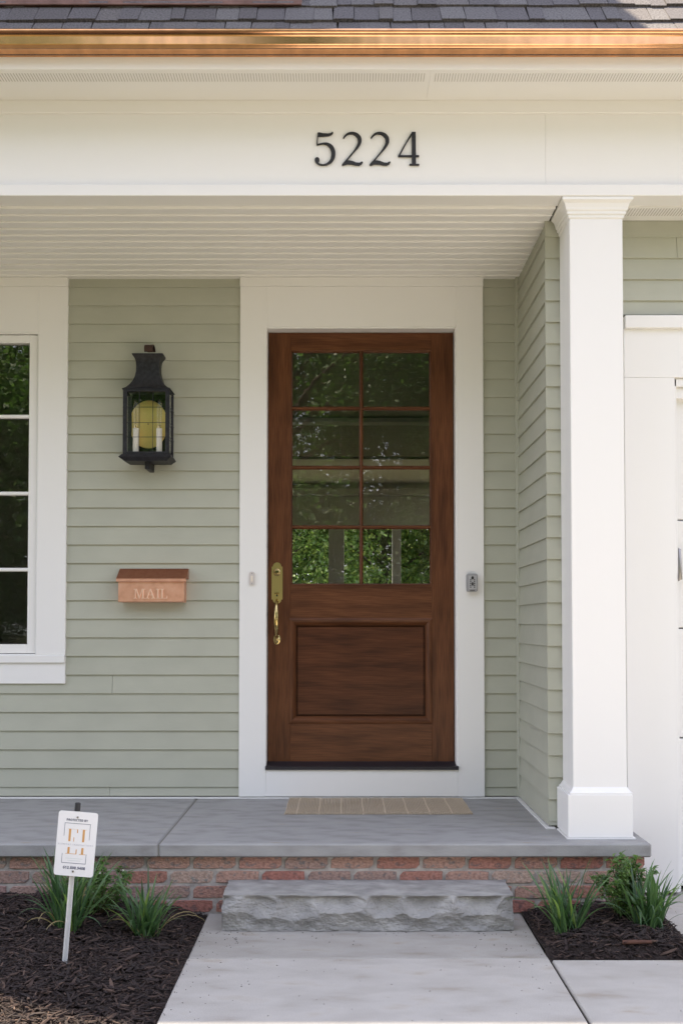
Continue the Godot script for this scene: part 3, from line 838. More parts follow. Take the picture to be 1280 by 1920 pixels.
func build_room(house: Node) -> void:
	var r := part(house, "hall")
	var zb := -6.3
	var zo := -4.4
	var f := 0.35
	var c := 2.96
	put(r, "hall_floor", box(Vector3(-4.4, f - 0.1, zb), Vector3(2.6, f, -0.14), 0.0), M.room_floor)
	put(r, "hall_ceiling", box(Vector3(-4.4, c, zo), Vector3(2.6, c + 0.1, -0.14), 0.0), M.room_dim)
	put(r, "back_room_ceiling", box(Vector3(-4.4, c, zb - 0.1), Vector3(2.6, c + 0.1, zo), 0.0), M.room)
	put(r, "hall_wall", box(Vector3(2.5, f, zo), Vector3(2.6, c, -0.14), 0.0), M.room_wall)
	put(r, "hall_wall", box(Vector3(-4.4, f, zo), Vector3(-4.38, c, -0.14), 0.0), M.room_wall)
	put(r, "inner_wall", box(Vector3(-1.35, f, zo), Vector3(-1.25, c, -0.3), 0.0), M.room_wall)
	var y0 := UY(985, zb)
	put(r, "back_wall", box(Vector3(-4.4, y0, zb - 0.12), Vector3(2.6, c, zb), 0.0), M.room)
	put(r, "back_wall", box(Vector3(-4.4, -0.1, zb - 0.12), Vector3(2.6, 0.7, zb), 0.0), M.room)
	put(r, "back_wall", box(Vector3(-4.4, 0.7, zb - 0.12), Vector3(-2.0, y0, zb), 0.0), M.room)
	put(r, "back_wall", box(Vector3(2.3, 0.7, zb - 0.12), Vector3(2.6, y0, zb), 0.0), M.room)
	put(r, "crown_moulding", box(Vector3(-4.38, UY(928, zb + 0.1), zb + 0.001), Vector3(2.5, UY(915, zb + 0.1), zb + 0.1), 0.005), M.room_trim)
	put(r, "inner_wall", box(Vector3(-4.38, f, -2.6), Vector3(-1.35, c, -2.5), 0.0), M.room_wall)  # added partition, keeps the room behind the window dark
	put(r, "opening_header", box(Vector3(-1.25, UY(861, zo), zo - 0.1), Vector3(2.5, UY(853, zo), zo), 0.004), M.room_trim)
	put(r, "inner_wall", box(Vector3(-1.25, f, zo - 0.09), Vector3(-0.68, c, zo - 0.01), 0.0), M.room_wall)  # unseen flanking wall, added to cut the light reaching the hall
	put(r, "inner_wall", box(Vector3(1.02, f, zo - 0.09), Vector3(2.5, c, zo - 0.01), 0.0), M.room_wall)  # added on this side too, narrowing the opening to dim the hall
	put(r, "ceiling_beam", box(Vector3(-1.25, UY(791, -2.45), -2.6), Vector3(2.5, UY(783, -2.45), -2.45), 0.004), M.room_trim)
	for m in [[UX(616, 1040, zb), UX(645, 1040, zb)], [UX(735, 1040, zb), UX(751, 1040, zb)], [1.42, 1.60], [-1.15, -0.98]]:
		put(r, "mullion", box(Vector3(m[0], 0.7, zb - 0.10), Vector3(m[1], y0, zb + 0.03), 0.003), M.room)
	put(r, "back_pane", box(Vector3(-2.0, 0.7, zb - 0.062), Vector3(2.3, y0, zb - 0.060), 0.0), M.glass)

# ---------------------------------------------------------------- porch
func build_porch() -> void:
	var p := thing("porch", Vector3(0, 0, 0.6), "low brick porch platform topped with blue-grey stone slabs under the front door", "porch")
	var zf := 1.194
	var zbk := 1.15
	var xe := UX(1221, 1590, zf)
	var xb := UX(1209, 1650, zbk)
	var j := UX(297, 1590, zf)
	# slabs with softened edges
	for s in [[-4.4, j - 0.0025], [j + 0.0025, xe]]:
		var st := ST()
		var a: float = s[0]
		var b: float = s[1]
		cbox(st, Vector3(a, 0.260, 0.0), Vector3(b, 0.32, zf), 0.007)
		put(p, "paving_slab", st.commit(), M.bluestone)
	put(p, "slab_joint", box(Vector3(j - 0.0026, 0.262, 0.0), Vector3(j + 0.0026, 0.314, zf - 0.006), 0.0), M.sheath)
	put(p, "mortar_core", box(Vector3(-4.4, -0.15, 0.01), Vector3(xb - 0.006, 0.2595, zbk - 0.0065), 0.0), M.mortar)
	rng.seed = 5
	# a few tumbled brick shapes
	var shapes := []
	for v in 5:
		var st := ST()
		var hx := 0.0965
		var hy := 0.0268
		var hz := 0.045
		var jit := func(s): return Vector3(rng.randf_range(-s, s), rng.randf_range(-s, s) * 0.7, rng.randf_range(-s, s) * 0.7)
		var ring := []
		var inner := []
		var n := 14
		for k in n:
			# outline of the face, walked round the rectangle
			var f := float(k) / n
			var per := 2 * (2 * hx + 2 * hy)
			var d := f * per
			var q := Vector2()
			if d < 2 * hx: q = Vector2(-hx + d, -hy)
			elif d < 2 * hx + 2 * hy: q = Vector2(hx, -hy + d - 2 * hx)
			elif d < 4 * hx + 2 * hy: q = Vector2(hx - (d - 2 * hx - 2 * hy), hy)
			else: q = Vector2(-hx, hy - (d - 4 * hx - 2 * hy))
			if k in [0, 5, 6, 7, 12, 13]: q = Vector2(clampf(q.x, -hx + 0.002, hx - 0.002), clampf(q.y, -hy + 0.002, hy - 0.002))
			ring.append(Vector3(q.x, q.y, hz - 0.003) + jit.call(0.0013))
			inner.append(Vector3(q.x * 0.98, q.y * 0.92, hz) + jit.call(0.0011))
		for k in n:
			var m := (k + 1) % n
			var c := Vector3(0, 0, hz + 0.0005)
			tri(st, inner[k], inner[m], c, Vector3(0, 0, 1))
			quad(st, ring[k], ring[m], inner[m], inner[k], Vector3(ring[k].x * 0.2, ring[k].y * 2, 0.03))
			var bk: Vector3 = ring[k] * Vector3(1, 1, 0) + Vector3(0, 0, -hz)
			var bm: Vector3 = ring[m] * Vector3(1, 1, 0) + Vector3(0, 0, -hz)
			quad(st, ring[k], ring[m], bm, bk, Vector3(ring[k].x * 0.2, ring[k].y, 0))
		shapes.append(st.commit())
	var per := 0.2045
	var ch := 0.0647
	for row in 4:
		var y := 0.2595 - ch * (row + 0.5)
		var x0 := -0.680 + (0.0 if row % 2 == 0 else per * 0.5)
		var k := -19
		while true:
			var cx := x0 + (k + 0.5) * per
			k += 1
			if cx < -4.3: continue
			if cx - per * 0.5 > xb - 0.05: break
			var w := minf(cx + 0.0965, xb) - (cx - 0.0965)
			var sc := Vector3(w / 0.193, 1, 1)
			var at := Vector3(cx - 0.0965 + w / 2, y, zbk - 0.045 + rng.randf_range(-0.0035, 0.0025))
			var pick := rng.randi() % 7
			if cx < -0.95 and rng.randf() < 0.75: pick = [2, 3, 4, 2, 1][rng.randi() % 5]
			elif cx > -0.5 and rng.randf() < 0.35: pick = [0, 5, 6][rng.randi() % 3]
			var b := Basis.from_euler(Vector3(rng.randf_range(-0.02, 0.02), rng.randf_range(-0.012, 0.012), rng.randf_range(-0.008, 0.008))).scaled_local(sc)
			put(p, "brick", shapes[rng.randi() % shapes.size()], M.bricks[pick], at, b)
		# end of the porch
		for q in 5:
			var cz := zbk - 0.155 - q * per + (0.0 if row % 2 == 0 else 0.1)
			put(p, "brick", shapes[rng.randi() % shapes.size()], M.bricks[rng.randi() % 7], Vector3(xb - 0.045, y, cz), Basis(Vector3.UP, PI / 2))

# ---------------------------------------------------------------- ground
func bed_height(x: float, z: float) -> float:
	var h := 0.0
	if x < -0.2:
		h = 0.018 + 0.085 * smoothstep(-0.62, -1.35, x)
		h -= 0.02 * smoothstep(-0.75, -0.62, x)
		h += 0.012 * sin(x * 5.1 + z * 2.3) * sin(z * 4.4)
		h *= 1.0 - 0.6 * smoothstep(3.2, 3.8, z)
	else:
		h = 0.022 + 0.03 * smoothstep(0.80, 1.0, x) * (1.0 - smoothstep(1.24, 1.40, x))
		h += 0.006 * sin(x * 9 + z * 7)
		h = lerpf(h, -0.002, smoothstep(1.66, 1.762, z))
	return h
func bed_mesh(x0: float, x1: float, z0: float, z1: float, nx: int, nz: int) -> Mesh:
	var st := ST()
	var v := func(i, j):
		var x: float = lerpf(x0, x1, float(i) / nx)
		var z: float = lerpf(z0, z1, float(j) / nz)
		return Vector3(x, bed_height(x, z) - 0.012, z)
	for i in nx:
		for j in nz:
			quad(st, v.call(i, j), v.call(i + 1, j), v.call(i + 1, j + 1), v.call(i, j + 1), Vector3.UP)
	return st.commit()
const WALK_L := -0.605
const WALK_R := 0.792
const BED_R := 1.385
func build_ground() -> void:
	var st := ST()
	quad(st, Vector3(-120, -0.06, -120), Vector3(120, -0.06, -120), Vector3(120, -0.06, 120), Vector3(-120, -0.06, 120), Vector3.UP)
	struct("ground", st.commit(), M.lawn)
	struct("street", box(Vector3(-110, -0.2, 11.5), Vector3(110, -0.05, 18.5), 0.0), M.asphalt)
	var walk := Node3D.new()
	walk.name = "walkway"
	walk.set_meta("kind", "structure")
	add_child(walk)
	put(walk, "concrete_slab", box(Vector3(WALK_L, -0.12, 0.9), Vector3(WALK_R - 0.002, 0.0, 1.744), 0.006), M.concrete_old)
	put(walk, "concrete_slab", box(Vector3(WALK_L, -0.12, 1.7505), Vector3(WALK_R - 0.004, 0.002, 3.6), 0.005), M.concrete)
	put(walk, "concrete_slab", box(Vector3(WALK_L, -0.12, 3.604), Vector3(WALK_R - 0.004, 0.0, 5.4), 0.004), M.concrete)
	put(walk, "concrete_slab", box(Vector3(WALK_L, -0.12, 5.404), Vector3(WALK_R - 0.004, 0.0, 11.4), 0.004), M.concrete)
	put(walk, "joint_filler", box(Vector3(WALK_L + 0.003, -0.12, 1.742), Vector3(WALK_R - 0.008, -0.006, 1.752), 0.0), M.soil)
	var drive := Node3D.new()
	drive.name = "driveway"
	drive.set_meta("kind", "structure")
	add_child(drive)
	put(drive, "concrete_slab", box(Vector3(WALK_R + 0.006, -0.12, 1.765), Vector3(3.4, 0.0, 5.2), 0.005), M.concrete)
	put(drive, "concrete_slab", box(Vector3(BED_R, -0.12, 0.72), Vector3(4.6, 0.002, 1.761), 0.005), M.concrete)
	put(drive, "concrete_slab", box(Vector3(WALK_R + 0.006, -0.12, 5.206), Vector3(3.4, 0.0, 11.4), 0.005), M.concrete)
	put(drive, "joint_filler", box(Vector3(WALK_R - 0.005, -0.12, 1.76), Vector3(WALK_R + 0.007, -0.012, 11.4), 0.0), M.soil)
	struct("planting_bed", bed_mesh(-4.5, WALK_L + 0.004, 1.14, 3.9, 60, 40), M.soil)
	struct("planting_bed_001", bed_mesh(WALK_R - 0.004, BED_R + 0.01, 1.14, 1.766, 24, 40), M.soil)

func build_mulch() -> void:
	rng.seed = 99
	# a shredded bark chip: bent, tapered splinter of unit length
	var st := ST()
	var sec := [[-0.5, 0.25, 0.3], [-0.2, 0.9, 1.0], [0.15, 1.0, 0.9], [0.5, 0.35, 0.3]]
	for k in 3:
		var A := []
		var B := []
		for e in [[-1, -1], [1, -1], [0.8, 1], [-0.7, 1]]:
			A.append(Vector3(sec[k][0], e[1] * 0.06 * sec[k][2] + 0.05 * sin(sec[k][0] * 4.0), e[0] * 0.09 * sec[k][1] + 0.04 * sec[k][0] * sec[k][0]))
			B.append(Vector3(sec[k + 1][0], e[1] * 0.06 * sec[k + 1][2] + 0.05 * sin(sec[k + 1][0] * 4.0), e[0] * 0.09 * sec[k + 1][1] + 0.04 * sec[k + 1][0] * sec[k + 1][0]))
		var mid: Vector3 = (A[0] + A[1] + A[2] + A[3] + B[0] + B[1] + B[2] + B[3]) / 8.0
		for j in 4:
			var m := (j + 1) % 4
			quad(st, A[j], A[m], B[m], B[j], (A[j] + A[m] + B[m] + B[j]) / 4.0 - mid)
	var mesh := st.commit()
	var areas := [[-2.3, WALK_L, 1.16, 2.75, 11000.0, 0], [-4.4, -2.3, 1.16, 3.8, 2500.0, 0], [-2.3, WALK_L, 2.75, 3.8, 3500.0, 0], [WALK_R, BED_R, 1.16, 1.763, 12000.0, 1]]
	var tf := [[], []]
	var cs := [[], []]
	for a in areas:
		var n := int((a[1] - a[0]) * (a[3] - a[2]) * a[4])
		for k in n:
			var x := rng.randf_range(a[0], a[1])
			var z := rng.randf_range(a[2], a[3])
			var L := rng.randf_range(0.014, 0.044) * (1.7 if rng.randf() < 0.12 else 1.0)
			var edge := minf(minf(x - WALK_R, BED_R - x), minf(1.757 - z, 1.0)) if a[5] == 1 else minf(WALK_L - x, 1.0)
			var yaw := rng.randf() * TAU
			if edge < 0.02:
				L = minf(L, 0.02)
			var fat := rng.randf_range(0.35, 1.0)
			var b := Basis.from_euler(Vector3(rng.randf_range(-0.6, 0.6), yaw, rng.randf_range(-0.45, 0.45))).scaled_local(Vector3(L, L * fat * rng.randf_range(0.6, 1.3), L * fat * 1.4))
			tf[a[5]].append(Transform3D(b, Vector3(x, bed_height(x, z) + rng.randf_range(-0.014, 0.010), z)))
			var g := rng.randf()
			var c := Vector3(0.032, 0.019, 0.016).lerp(Vector3(0.018, 0.012, 0.011), rng.randf())
			if g > 0.94: c = Vector3(0.10, 0.063, 0.047)
			elif g > 0.75: c = Vector3(0.056, 0.034, 0.026)
			cs[a[5]].append(Color(c.x, c.y, c.z))
	for s in 2:
		var mm := MultiMesh.new()
		mm.transform_format = MultiMesh.TRANSFORM_3D
		mm.use_colors = true
		mm.mesh = mesh
		mm.instance_count = tf[s].size()
		for k in tf[s].size():
			mm.set_instance_transform(k, tf[s][k])
			mm.set_instance_color(k, cs[s][k])
		var o := MultiMeshInstance3D.new()
		o.name = "mulch" if s == 0 else "mulch_001"
		o.multimesh = mm
		o.material_override = M.chip
		o.set_meta("kind", "stuff")
		tag(o, ["dark brown shredded bark mulch round the yard sign", "dark brown shredded bark mulch between porch end and driveway"][s], "mulch")
		add_child(o)

func build_debris() -> void:
	rng.seed = 404
	var st := ST()
	for k in 230:
		var x := rng.randf_range(WALK_L + 0.02, 1.3)
		var z := 1.42 + rng.randf() ** 2.0 * 1.2
		if k % 3 == 0: x = WALK_L + 0.01 + rng.randf() ** 2 * 0.25
		if k % 7 == 0: x = WALK_R - rng.randf() ** 2 * 0.2
		if x > WALK_R - 0.012 and z < 1.78: continue
		var c := Vector3(x, 0.002, z)
		var L := rng.randf_range(0.001, 0.0045)
		var d := Vector3(cos(rng.randf() * TAU), 0, sin(rng.randf() * TAU)).normalized()
		tube(st, [c - d * L, c + d * L * 0.2 + Vector3(0, 0.001, 0), c + d * L], [0.0005, 0.0012, 0.0004], 4)
	var o := MeshInstance3D.new()
	o.name = "debris"
	o.mesh = st.commit()
	o.material_override = M.soil
	o.set_meta("kind", "stuff")
	tag(o, "dark crumbs of bark and soil scattered on the concrete walk", "debris")
	add_child(o)
func build_step() -> void:
	var zb := 1.153
	var zf := 1.40
	var x0 := UX(416, 1700, zf)
	var x1 := UX(964, 1700, zf)
	var yt := 0.152
	var t := thing("stone_step", Vector3((x0 + x1) / 2, 0.002, 1.28), "grey rock-faced stone step block standing in front of the porch", "step")
	rng.seed = 12
	var scoops := []
	var sx0 := x0 - 0.05
	while sx0 < x1 + 0.1:
		scoops.append([sx0, rng.randf_range(0.10, 0.135), rng.randf_range(0.085, 0.135), rng.randf_range(0.055, 0.085), rng.randf_range(0.028, 0.042)])
		sx0 += rng.randf_range(0.14, 0.23)
	sx0 = x0 - 0.02
	while sx0 < x1 + 0.1:
		scoops.append([sx0, rng.randf_range(0.02, 0.05), rng.randf_range(0.06, 0.11), rng.randf_range(0.035, 0.055), rng.randf_range(0.012, 0.024)])
		sx0 += rng.randf_range(0.055, 0.11)
	var n2 := noise_tex(14.0, 4, 6)
	var n3 := noise_tex(2.2, 3, 7)
	# (u along, w round the block: 0 back top .. 1 front bottom)
	var nx := 240
	var prof := []
	for k in 18: prof.append([0, k / 17.0])
	for k in range(1, 41): prof.append([1, k / 40.0])
	var P := func(i, j):
		var u := float(i) / nx
		var x := lerpf(x0, x1, u)
		var e: Array = prof[j]
		var v := Vector3()
		if e[0] == 0:
			v = Vector3(x, yt + n3.get_noise_2d(x * 1.6, e[1]) * 0.004 + n2.get_noise_2d(x, e[1] * 0.25) * 0.0014, lerpf(zb, zf, e[1]))
			var lipz := n2.get_noise_2d(x * 0.8, 3.3) * 0.004 + n3.get_noise_2d(x * 3.0, 8.0) * 0.003
			v.z += lipz * e[1] * e[1]
			v.y -= 0.004 * smoothstep(0.9, 1.0, e[1])
		else:
			var y := lerpf(yt - 0.004, 0.002, e[1])
			var lipz := n2.get_noise_2d(x * 0.8, 3.3) * 0.004 + n3.get_noise_2d(x * 3.0, 8.0) * 0.003
			# conchoidal scallops: shallow bowls that meet in sharp ridges
			var bulge := 0.020 * sin(e[1] * PI * 0.85) + 0.004
			var wx := x + n2.get_noise_2d(x * 0.5, y * 0.9 + 4.0) * 0.02
			var wy := y + n2.get_noise_2d(x * 0.4 + 9.0, y) * 0.012
			var dig := 0.0
			for q in scoops:
				var rr: float = ((wx - q[0]) / q[2]) ** 2 + ((wy - q[1]) / q[3]) ** 2
				if rr < 1.0: dig = maxf(dig, q[4] * (1.0 - rr))
			bulge -= dig
			bulge += n2.get_noise_2d(x * 1.5, y * 2.5) * 0.004 + n2.get_noise_2d(x * 5.0 + 3.0, y * 7.0) * 0.003
			v = Vector3(x, y + n2.get_noise_2d(x, y + 7.0) * 0.002, zf + lerpf(lipz, bulge, smoothstep(0.0, 0.10, e[1])))
		# rough ends
		var cut := 0.012 * (n3.get_noise_2d(v.y * 5.0, v.z * 4.0) + 0.3)
		if i == 0: v.x += cut
		if i == nx: v.x -= cut + 0.012 * (1.0 if e[0] == 1 else e[1] ** 4)
		return v
	var st := ST()
	var grid := []
	for i in nx + 1:
		var col := []
		for j in prof.size(): col.append(P.call(i, j))
		grid.append(col)
	for i in nx:
		for j in prof.size() - 1:
			quad(st, grid[i][j], grid[i + 1][j], grid[i + 1][j + 1], grid[i][j + 1], Vector3(0, 1, 0.6))
	# ends and back
	for i in [0, nx]:
		for j in prof.size() - 1:
			var a: Vector3 = grid[i][j]
			var b: Vector3 = grid[i][j + 1]
			quad(st, a, b, Vector3(b.x, 0.002, minf(b.z, zf - 0.01)), Vector3(a.x, 0.002, minf(a.z, zf - 0.01)), Vector3(-1 if i == 0 else 1, 0, 0))
	for i in nx:
		quad(st, grid[i][0], grid[i + 1][0], Vector3(grid[i + 1][0].x, 0.002, zb), Vector3(grid[i][0].x, 0.002, zb), Vector3(0, 0, -1))
	put(t, "block", st.commit(), M.step)

# ---------------------------------------------------------------- objects
func build_lantern() -> void:
	var zf := 0.20
	var zb := 0.055
	var x0 := UX(230.5, 790, zf)
	var x1 := UX(317.5, 790, zf)
	var yt := UY(729, zf)
	var yb := UY(851, zf)
	var cx := (x0 + x1) / 2
	var t := thing("wall_lantern", Vector3(cx, UY(864, zf), 0.02), "black metal wall lantern with brass reflector and two candle lights on sage siding", "lantern")
	# back bracket
	var st := ST()
	cbox(st, Vector3(cx - 0.013, UY(877, zf), 0.02), Vector3(cx + 0.013, UY(864, zf), 0.16), 0.002)
	put(t, "lower_strap", st.commit(), M.iron)
	st = ST()
	var ring := []
	for k in 15:
		var a := -0.5 + PI * 1.1 * k / 14.0
		ring.append(Vector2(0.115 + cos(a) * 0.05, UY(660, 0.12) + 0.006 + sin(a) * 0.034))
	for k in 15:
		var a := -0.5 + PI * 1.1 * (14 - k) / 14.0
		ring.append(Vector2(0.115 + cos(a) * 0.046, UY(660, 0.12) + 0.006 + sin(a) * 0.030))
	extrude(st, PackedVector2Array(ring), Transform3D(FRONT, Vector3.ZERO), cx - 0.020, cx + 0.026)
	put(t, "hook", st.commit(), M.bronze)
	put(t, "back_bar", box(Vector3(cx - 0.013, UY(880, 0.03), 0.019), Vector3(cx + 0.013, UY(690, 0.03), 0.03), 0.001), M.iron)
	# flared roof: half-widths down the height
	st = ST()
	var hw := (x1 - x0) / 2
	var zc := (zf + zb) / 2
	var hd := (zf - zb) / 2
	var prof := [[0.670, 1.0], [0.66, 0.968], [0.56, 0.88], [0.51, 0.78], [0.497, 0.66], [0.505, 0.52], [0.55, 0.38], [0.63, 0.26], [0.75, 0.15], [0.90, 0.055], [1.035, 0.015], [1.045, 0.0]]
	var ytop := UY(660, zf)
	var rings := []
	for p in prof:
		var k := lerpf(1.0, p[0], 1.0)
		rings.append([cx - hw * k, cx + hw * k, zc - hd * lerpf(k, 1.0, 0.1), zc + hd * k, lerpf(yt, ytop, p[1])])
	rings.reverse()
	loft(st, rings)
	put(t, "roof", st.commit(), M.iron)
	# base plate
	st = ST()
	loft(st, [[cx - hw * 0.90, cx + hw * 0.90, zb, zf + 0.0, UY(864, zf)], [cx - hw * 1.16, cx + hw * 1.10, zb - 0.01, zf + 0.018, UY(857, zf)], [cx - hw * 1.02, cx + hw * 1.02, zb, zf + 0.004, yb]])
	put(t, "base_plate", st.commit(), M.iron)
	# corner posts and rails
	var pw := 0.022
	for c in [[x0, zf - 0.014], [x1 - pw, zf - 0.014], [x0, zb], [x1 - pw, zb]]:
		put(t, "post", box(Vector3(c[0], yb, c[1]), Vector3(c[0] + pw, yt, c[1] + 0.014), 0.002), M.iron)
	for y in [[yb, yb + 0.014], [yt - 0.014, yt]]:
		put(t, "rail", box(Vector3(x0 + pw, y[0], zf - 0.013), Vector3(x1 - pw, y[1], zf - 0.001), 0.002), M.iron)
		put(t, "rail", box(Vector3(x1 - 0.012, y[0], zb + 0.014), Vector3(x1 - 0.001, y[1], zf - 0.014), 0.002), M.iron)
		put(t, "rail", box(Vector3(x0 + 0.001, y[0], zb + 0.014), Vector3(x0 + 0.012, y[1], zf - 0.014), 0.002), M.iron)
	put(t, "back_plate", box(Vector3(x0 + pw, yb, zb + 0.001), Vector3(x1 - pw, yt, zb + 0.005), 0.0), mat(lin(0.03, 0.032, 0.036), 0.12, {metal = 0.9}))
	# glass and guard wires
	put(t, "pane", box(Vector3(x0 + pw, yb + 0.014, zf - 0.008), Vector3(x1 - pw, yt - 0.014, zf - 0.0075), 0.0), M.glass)
	put(t, "pane", box(Vector3(x1 - 0.007, yb + 0.014, zb + 0.014), Vector3(x1 - 0.0065, yt - 0.014, zf - 0.014), 0.0), M.glass)
	put(t, "pane", box(Vector3(x0 + 0.0065, yb + 0.014, zb + 0.014), Vector3(x0 + 0.007, yt - 0.014, zf - 0.014), 0.0), M.glass)
	for px in [261.5, 287.0]:
		put(t, "guard_wire", rod(Vector3(UX(px, 790, zf), yb, zf + 0.0015), Vector3(UX(px, 790, zf), yt, zf + 0.0015), 0.0016), M.iron)
	for py in [763.5, 792.5, 819.5]:
		put(t, "guard_wire", rod(Vector3(x0, UY(py, zf), zf + 0.003), Vector3(x1, UY(py, zf), zf + 0.003), 0.0016), M.iron)
		put(t, "guard_wire", rod(Vector3(x1 + 0.0012, UY(py, zf), zb), Vector3(x1 + 0.0012, UY(py, zf), zf), 0.0016), M.iron)
	for k in 2:
		put(t, "guard_wire", rod(Vector3(x1 + 0.003, yb, lerpf(zb, zf, (k + 1) / 3.0)), Vector3(x1 + 0.003, yt, lerpf(zb, zf, (k + 1) / 3.0)), 0.0016), M.iron)
	# oval reflector, candles, bulbs
	st = ST()
	var ax := Basis(Vector3(1, 0, 0), Vector3(0, 0, 1), Vector3(0, -1, 0))
	var rc := U(279.5, 796.5, zb)
	lathe(st, [Vector2(0.107, 0.0), Vector2(0.107, 0.006), Vector2(0.104, 0.0075), Vector2(0.098, 0.0065), Vector2(0.05, 0.008), Vector2(0.0, 0.009)], Transform3D(ax, Vector3(rc.x, rc.y, zb + 0.006)), 40, 1.0, 1.27)
	put(t, "reflector", st.commit(), M.brass_plate)
	st = ST()
	lathe(st, [Vector2(0.005, 0.0), Vector2(0.005, 0.005), Vector2(0.0, 0.007)], Transform3D(ax, Vector3(rc.x, rc.y, zb + 0.014)), 10)
	put(t, "screw", st.commit(), M.brass)
	for px in [254.5, 298.5]:
		var x := UX(px, 820, 0.14)
		var yc := UY(803, 0.14)
		st = ST()
		lathe(st, [Vector2(0.016, yb + 0.002), Vector2(0.016, yc), Vector2(0.0, yc + 0.001)], Transform3D(Basis(), Vector3(x, 0, 0.135)), 16)
		put(t, "candle_sleeve", st.commit(), M.candle)
		st = ST()
		lathe(st, [Vector2(0.010, yc), Vector2(0.013, yc + 0.02), Vector2(0.0145, yc + 0.07), Vector2(0.014, yc + 0.125), Vector2(0.010, yc + 0.15), Vector2(0.003, yc + 0.16), Vector2(0.0, yc + 0.161)], Transform3D(Basis(), Vector3(x, 0, 0.135)), 14)
		put(t, "bulb", st.commit(), M.glass)
		put(t, "bulb_collar", rod(Vector3(x, yc, 0.135), Vector3(x, yc + 0.018, 0.135), 0.0075, 10), M.brass)
		put(t, "filament", rod(Vector3(x, yc + 0.018, 0.135), Vector3(x, yc + 0.12, 0.135), 0.0012, 5), M.brass)

func build_mailbox() -> void:
	var z0 := 0.016
	var zf := 0.105
	var x0 := UX(222, 1110, zf)
	var x1 := UX(345, 1110, zf)
	var yb := UY(1129, zf)
	var yl := UY(1089, zf)
	var t := thing("mailbox", Vector3((x0 + x1) / 2, yb, z0), "copper wall mailbox with darker sloped lid and raised MAIL lettering", "mailbox")
	var st := ST()
	extrude(st, PackedVector2Array([Vector2(z0, yb), Vector2(zf - 0.006, yb), Vector2(zf - 0.001, yb + 0.004), Vector2(zf, yl), Vector2(z0, yl + 0.05)]), Transform3D(FRONT, Vector3.ZERO), x0, x1)
	put(t, "box", st.commit(), M.copper)
	var lx0 := UX(218, 1088, zf + 0.012)
	var lx1 := UX(349, 1088, zf + 0.012)
	var yt := UY(1066.5, z0)
	var lip1 := UY(1085, zf + 0.012)
	var lip0 := UY(1091, zf + 0.012)
	st = ST()
	extrude(st, PackedVector2Array([Vector2(z0, yt), Vector2(z0 + 0.008, yt), Vector2(zf + 0.010, lip1 + 0.002), Vector2(zf + 0.010, lip1 - 0.002), Vector2(z0, yl + 0.012)]), Transform3D(FRONT, Vector3.ZERO), lx0, lx1)
	put(t, "lid", st.commit(), M.copper_lid)
	put(t, "lid_lip", box(Vector3(lx0, lip0, zf + 0.003), Vector3(lx1, lip1 + 0.001, zf + 0.013), 0.003), M.copper)
	var letters := [["M", 262.0], ["A", 282.5], ["I", 297.0], ["L", 308.0]]
	for l in letters:
		var tm := TextMesh.new()
		var f := SystemFont.new()
		f.font_names = PackedStringArray(["Droid Serif"])
		tm.font = f
		tm.text = l[0]
		tm.font_size = 32
		tm.pixel_size = 0.00225
		tm.depth = 0.010
		var o := put(t, "letter", tm, M.copper_letter_lit, Vector3(UX(l[1], 1114, zf), UY(1114, zf), zf + 0.001))
		o.set_meta("label", "raised letter " + l[0])

func build_small_fixtures() -> void:
	# doorbell
	var z := 0.0325
	var c := U(472.5, 1085, z)
	var t := thing("doorbell", c, "small white doorbell button on the door casing by the brass handle", "doorbell")
	var st := ST()
	var cap := func(w, h, r):
		var p := PackedVector2Array()
		for q in 4:
			for k in 5:
				var a := PI / 2 * (q + k / 4.0)
				p.append(Vector2(signf(cos(PI / 4 + q * PI / 2)) * (w - r) + cos(a) * r, signf(sin(PI / 4 + q * PI / 2)) * (h - r) + sin(a) * r))
		return p
	extrude(st, cap.call(0.0155, 0.038, 0.011), Transform3D(Basis(), c), 0.0, 0.009)
	put(t, "plate", st.commit(), mat(lin(0.62, 0.57, 0.54), 0.3))
	st = ST()
	extrude(st, cap.call(0.0055, 0.017, 0.005), Transform3D(Basis(), c), 0.009, 0.013)
	put(t, "button", st.commit(), mat(lin(0.82, 0.74, 0.62), 0.3))
	for s in [-1, 1]:
		put(t, "screw", rod(c + Vector3(0, s * 0.029, 0.008), c + Vector3(0, s * 0.029, 0.0105), 0.0032, 8), M.steel)
	# key safe
	c = U(883.5, 1093, z)
	t = thing("key_safe", c, "grey push-button key safe with black keys screwed to the door casing", "key safe")
	st = ST()
	extrude(st, cap.call(0.030, 0.0505, 0.011), Transform3D(Basis(), c), 0.0, 0.034)
	extrude(st, cap.call(0.027, 0.0475, 0.010), Transform3D(Basis(), c), 0.034, 0.038)
	put(t, "case", st.commit(), M.safe)
	st = ST()
	extrude(st, cap.call(0.0225, 0.037, 0.004), Transform3D(Basis(), c + Vector3(0.001, 0.001, 0)), 0.038, 0.040)
	put(t, "face_plate", st.commit(), mat(lin(0.42, 0.42, 0.43), 0.4))
	for r in 5:
		for s in [-1, 1]:
			var p := c + Vector3(s * 0.0108, 0.0155 - r * 0.0102, 0.039)
			put(t, "key", rod(p, p + Vector3(0, 0, 0.0045), 0.0033, 10), M.black)
	for e in [[0.0265, 0.0062, 0.0085], [-0.007, 0.0045, 0.009]]:
		st = ST()
		extrude(st, cap.call(e[1], e[2], e[1] * 0.7), Transform3D(Basis(), c + Vector3(0, e[0], 0)), 0.040, 0.0445)
		put(t, "slide", st.commit(), M.black)
	put(t, "pull_slot", box(c + Vector3(-0.014, -0.0445, 0.0375), c + Vector3(0.014, -0.0405, 0.0392), 0.0005), M.black)

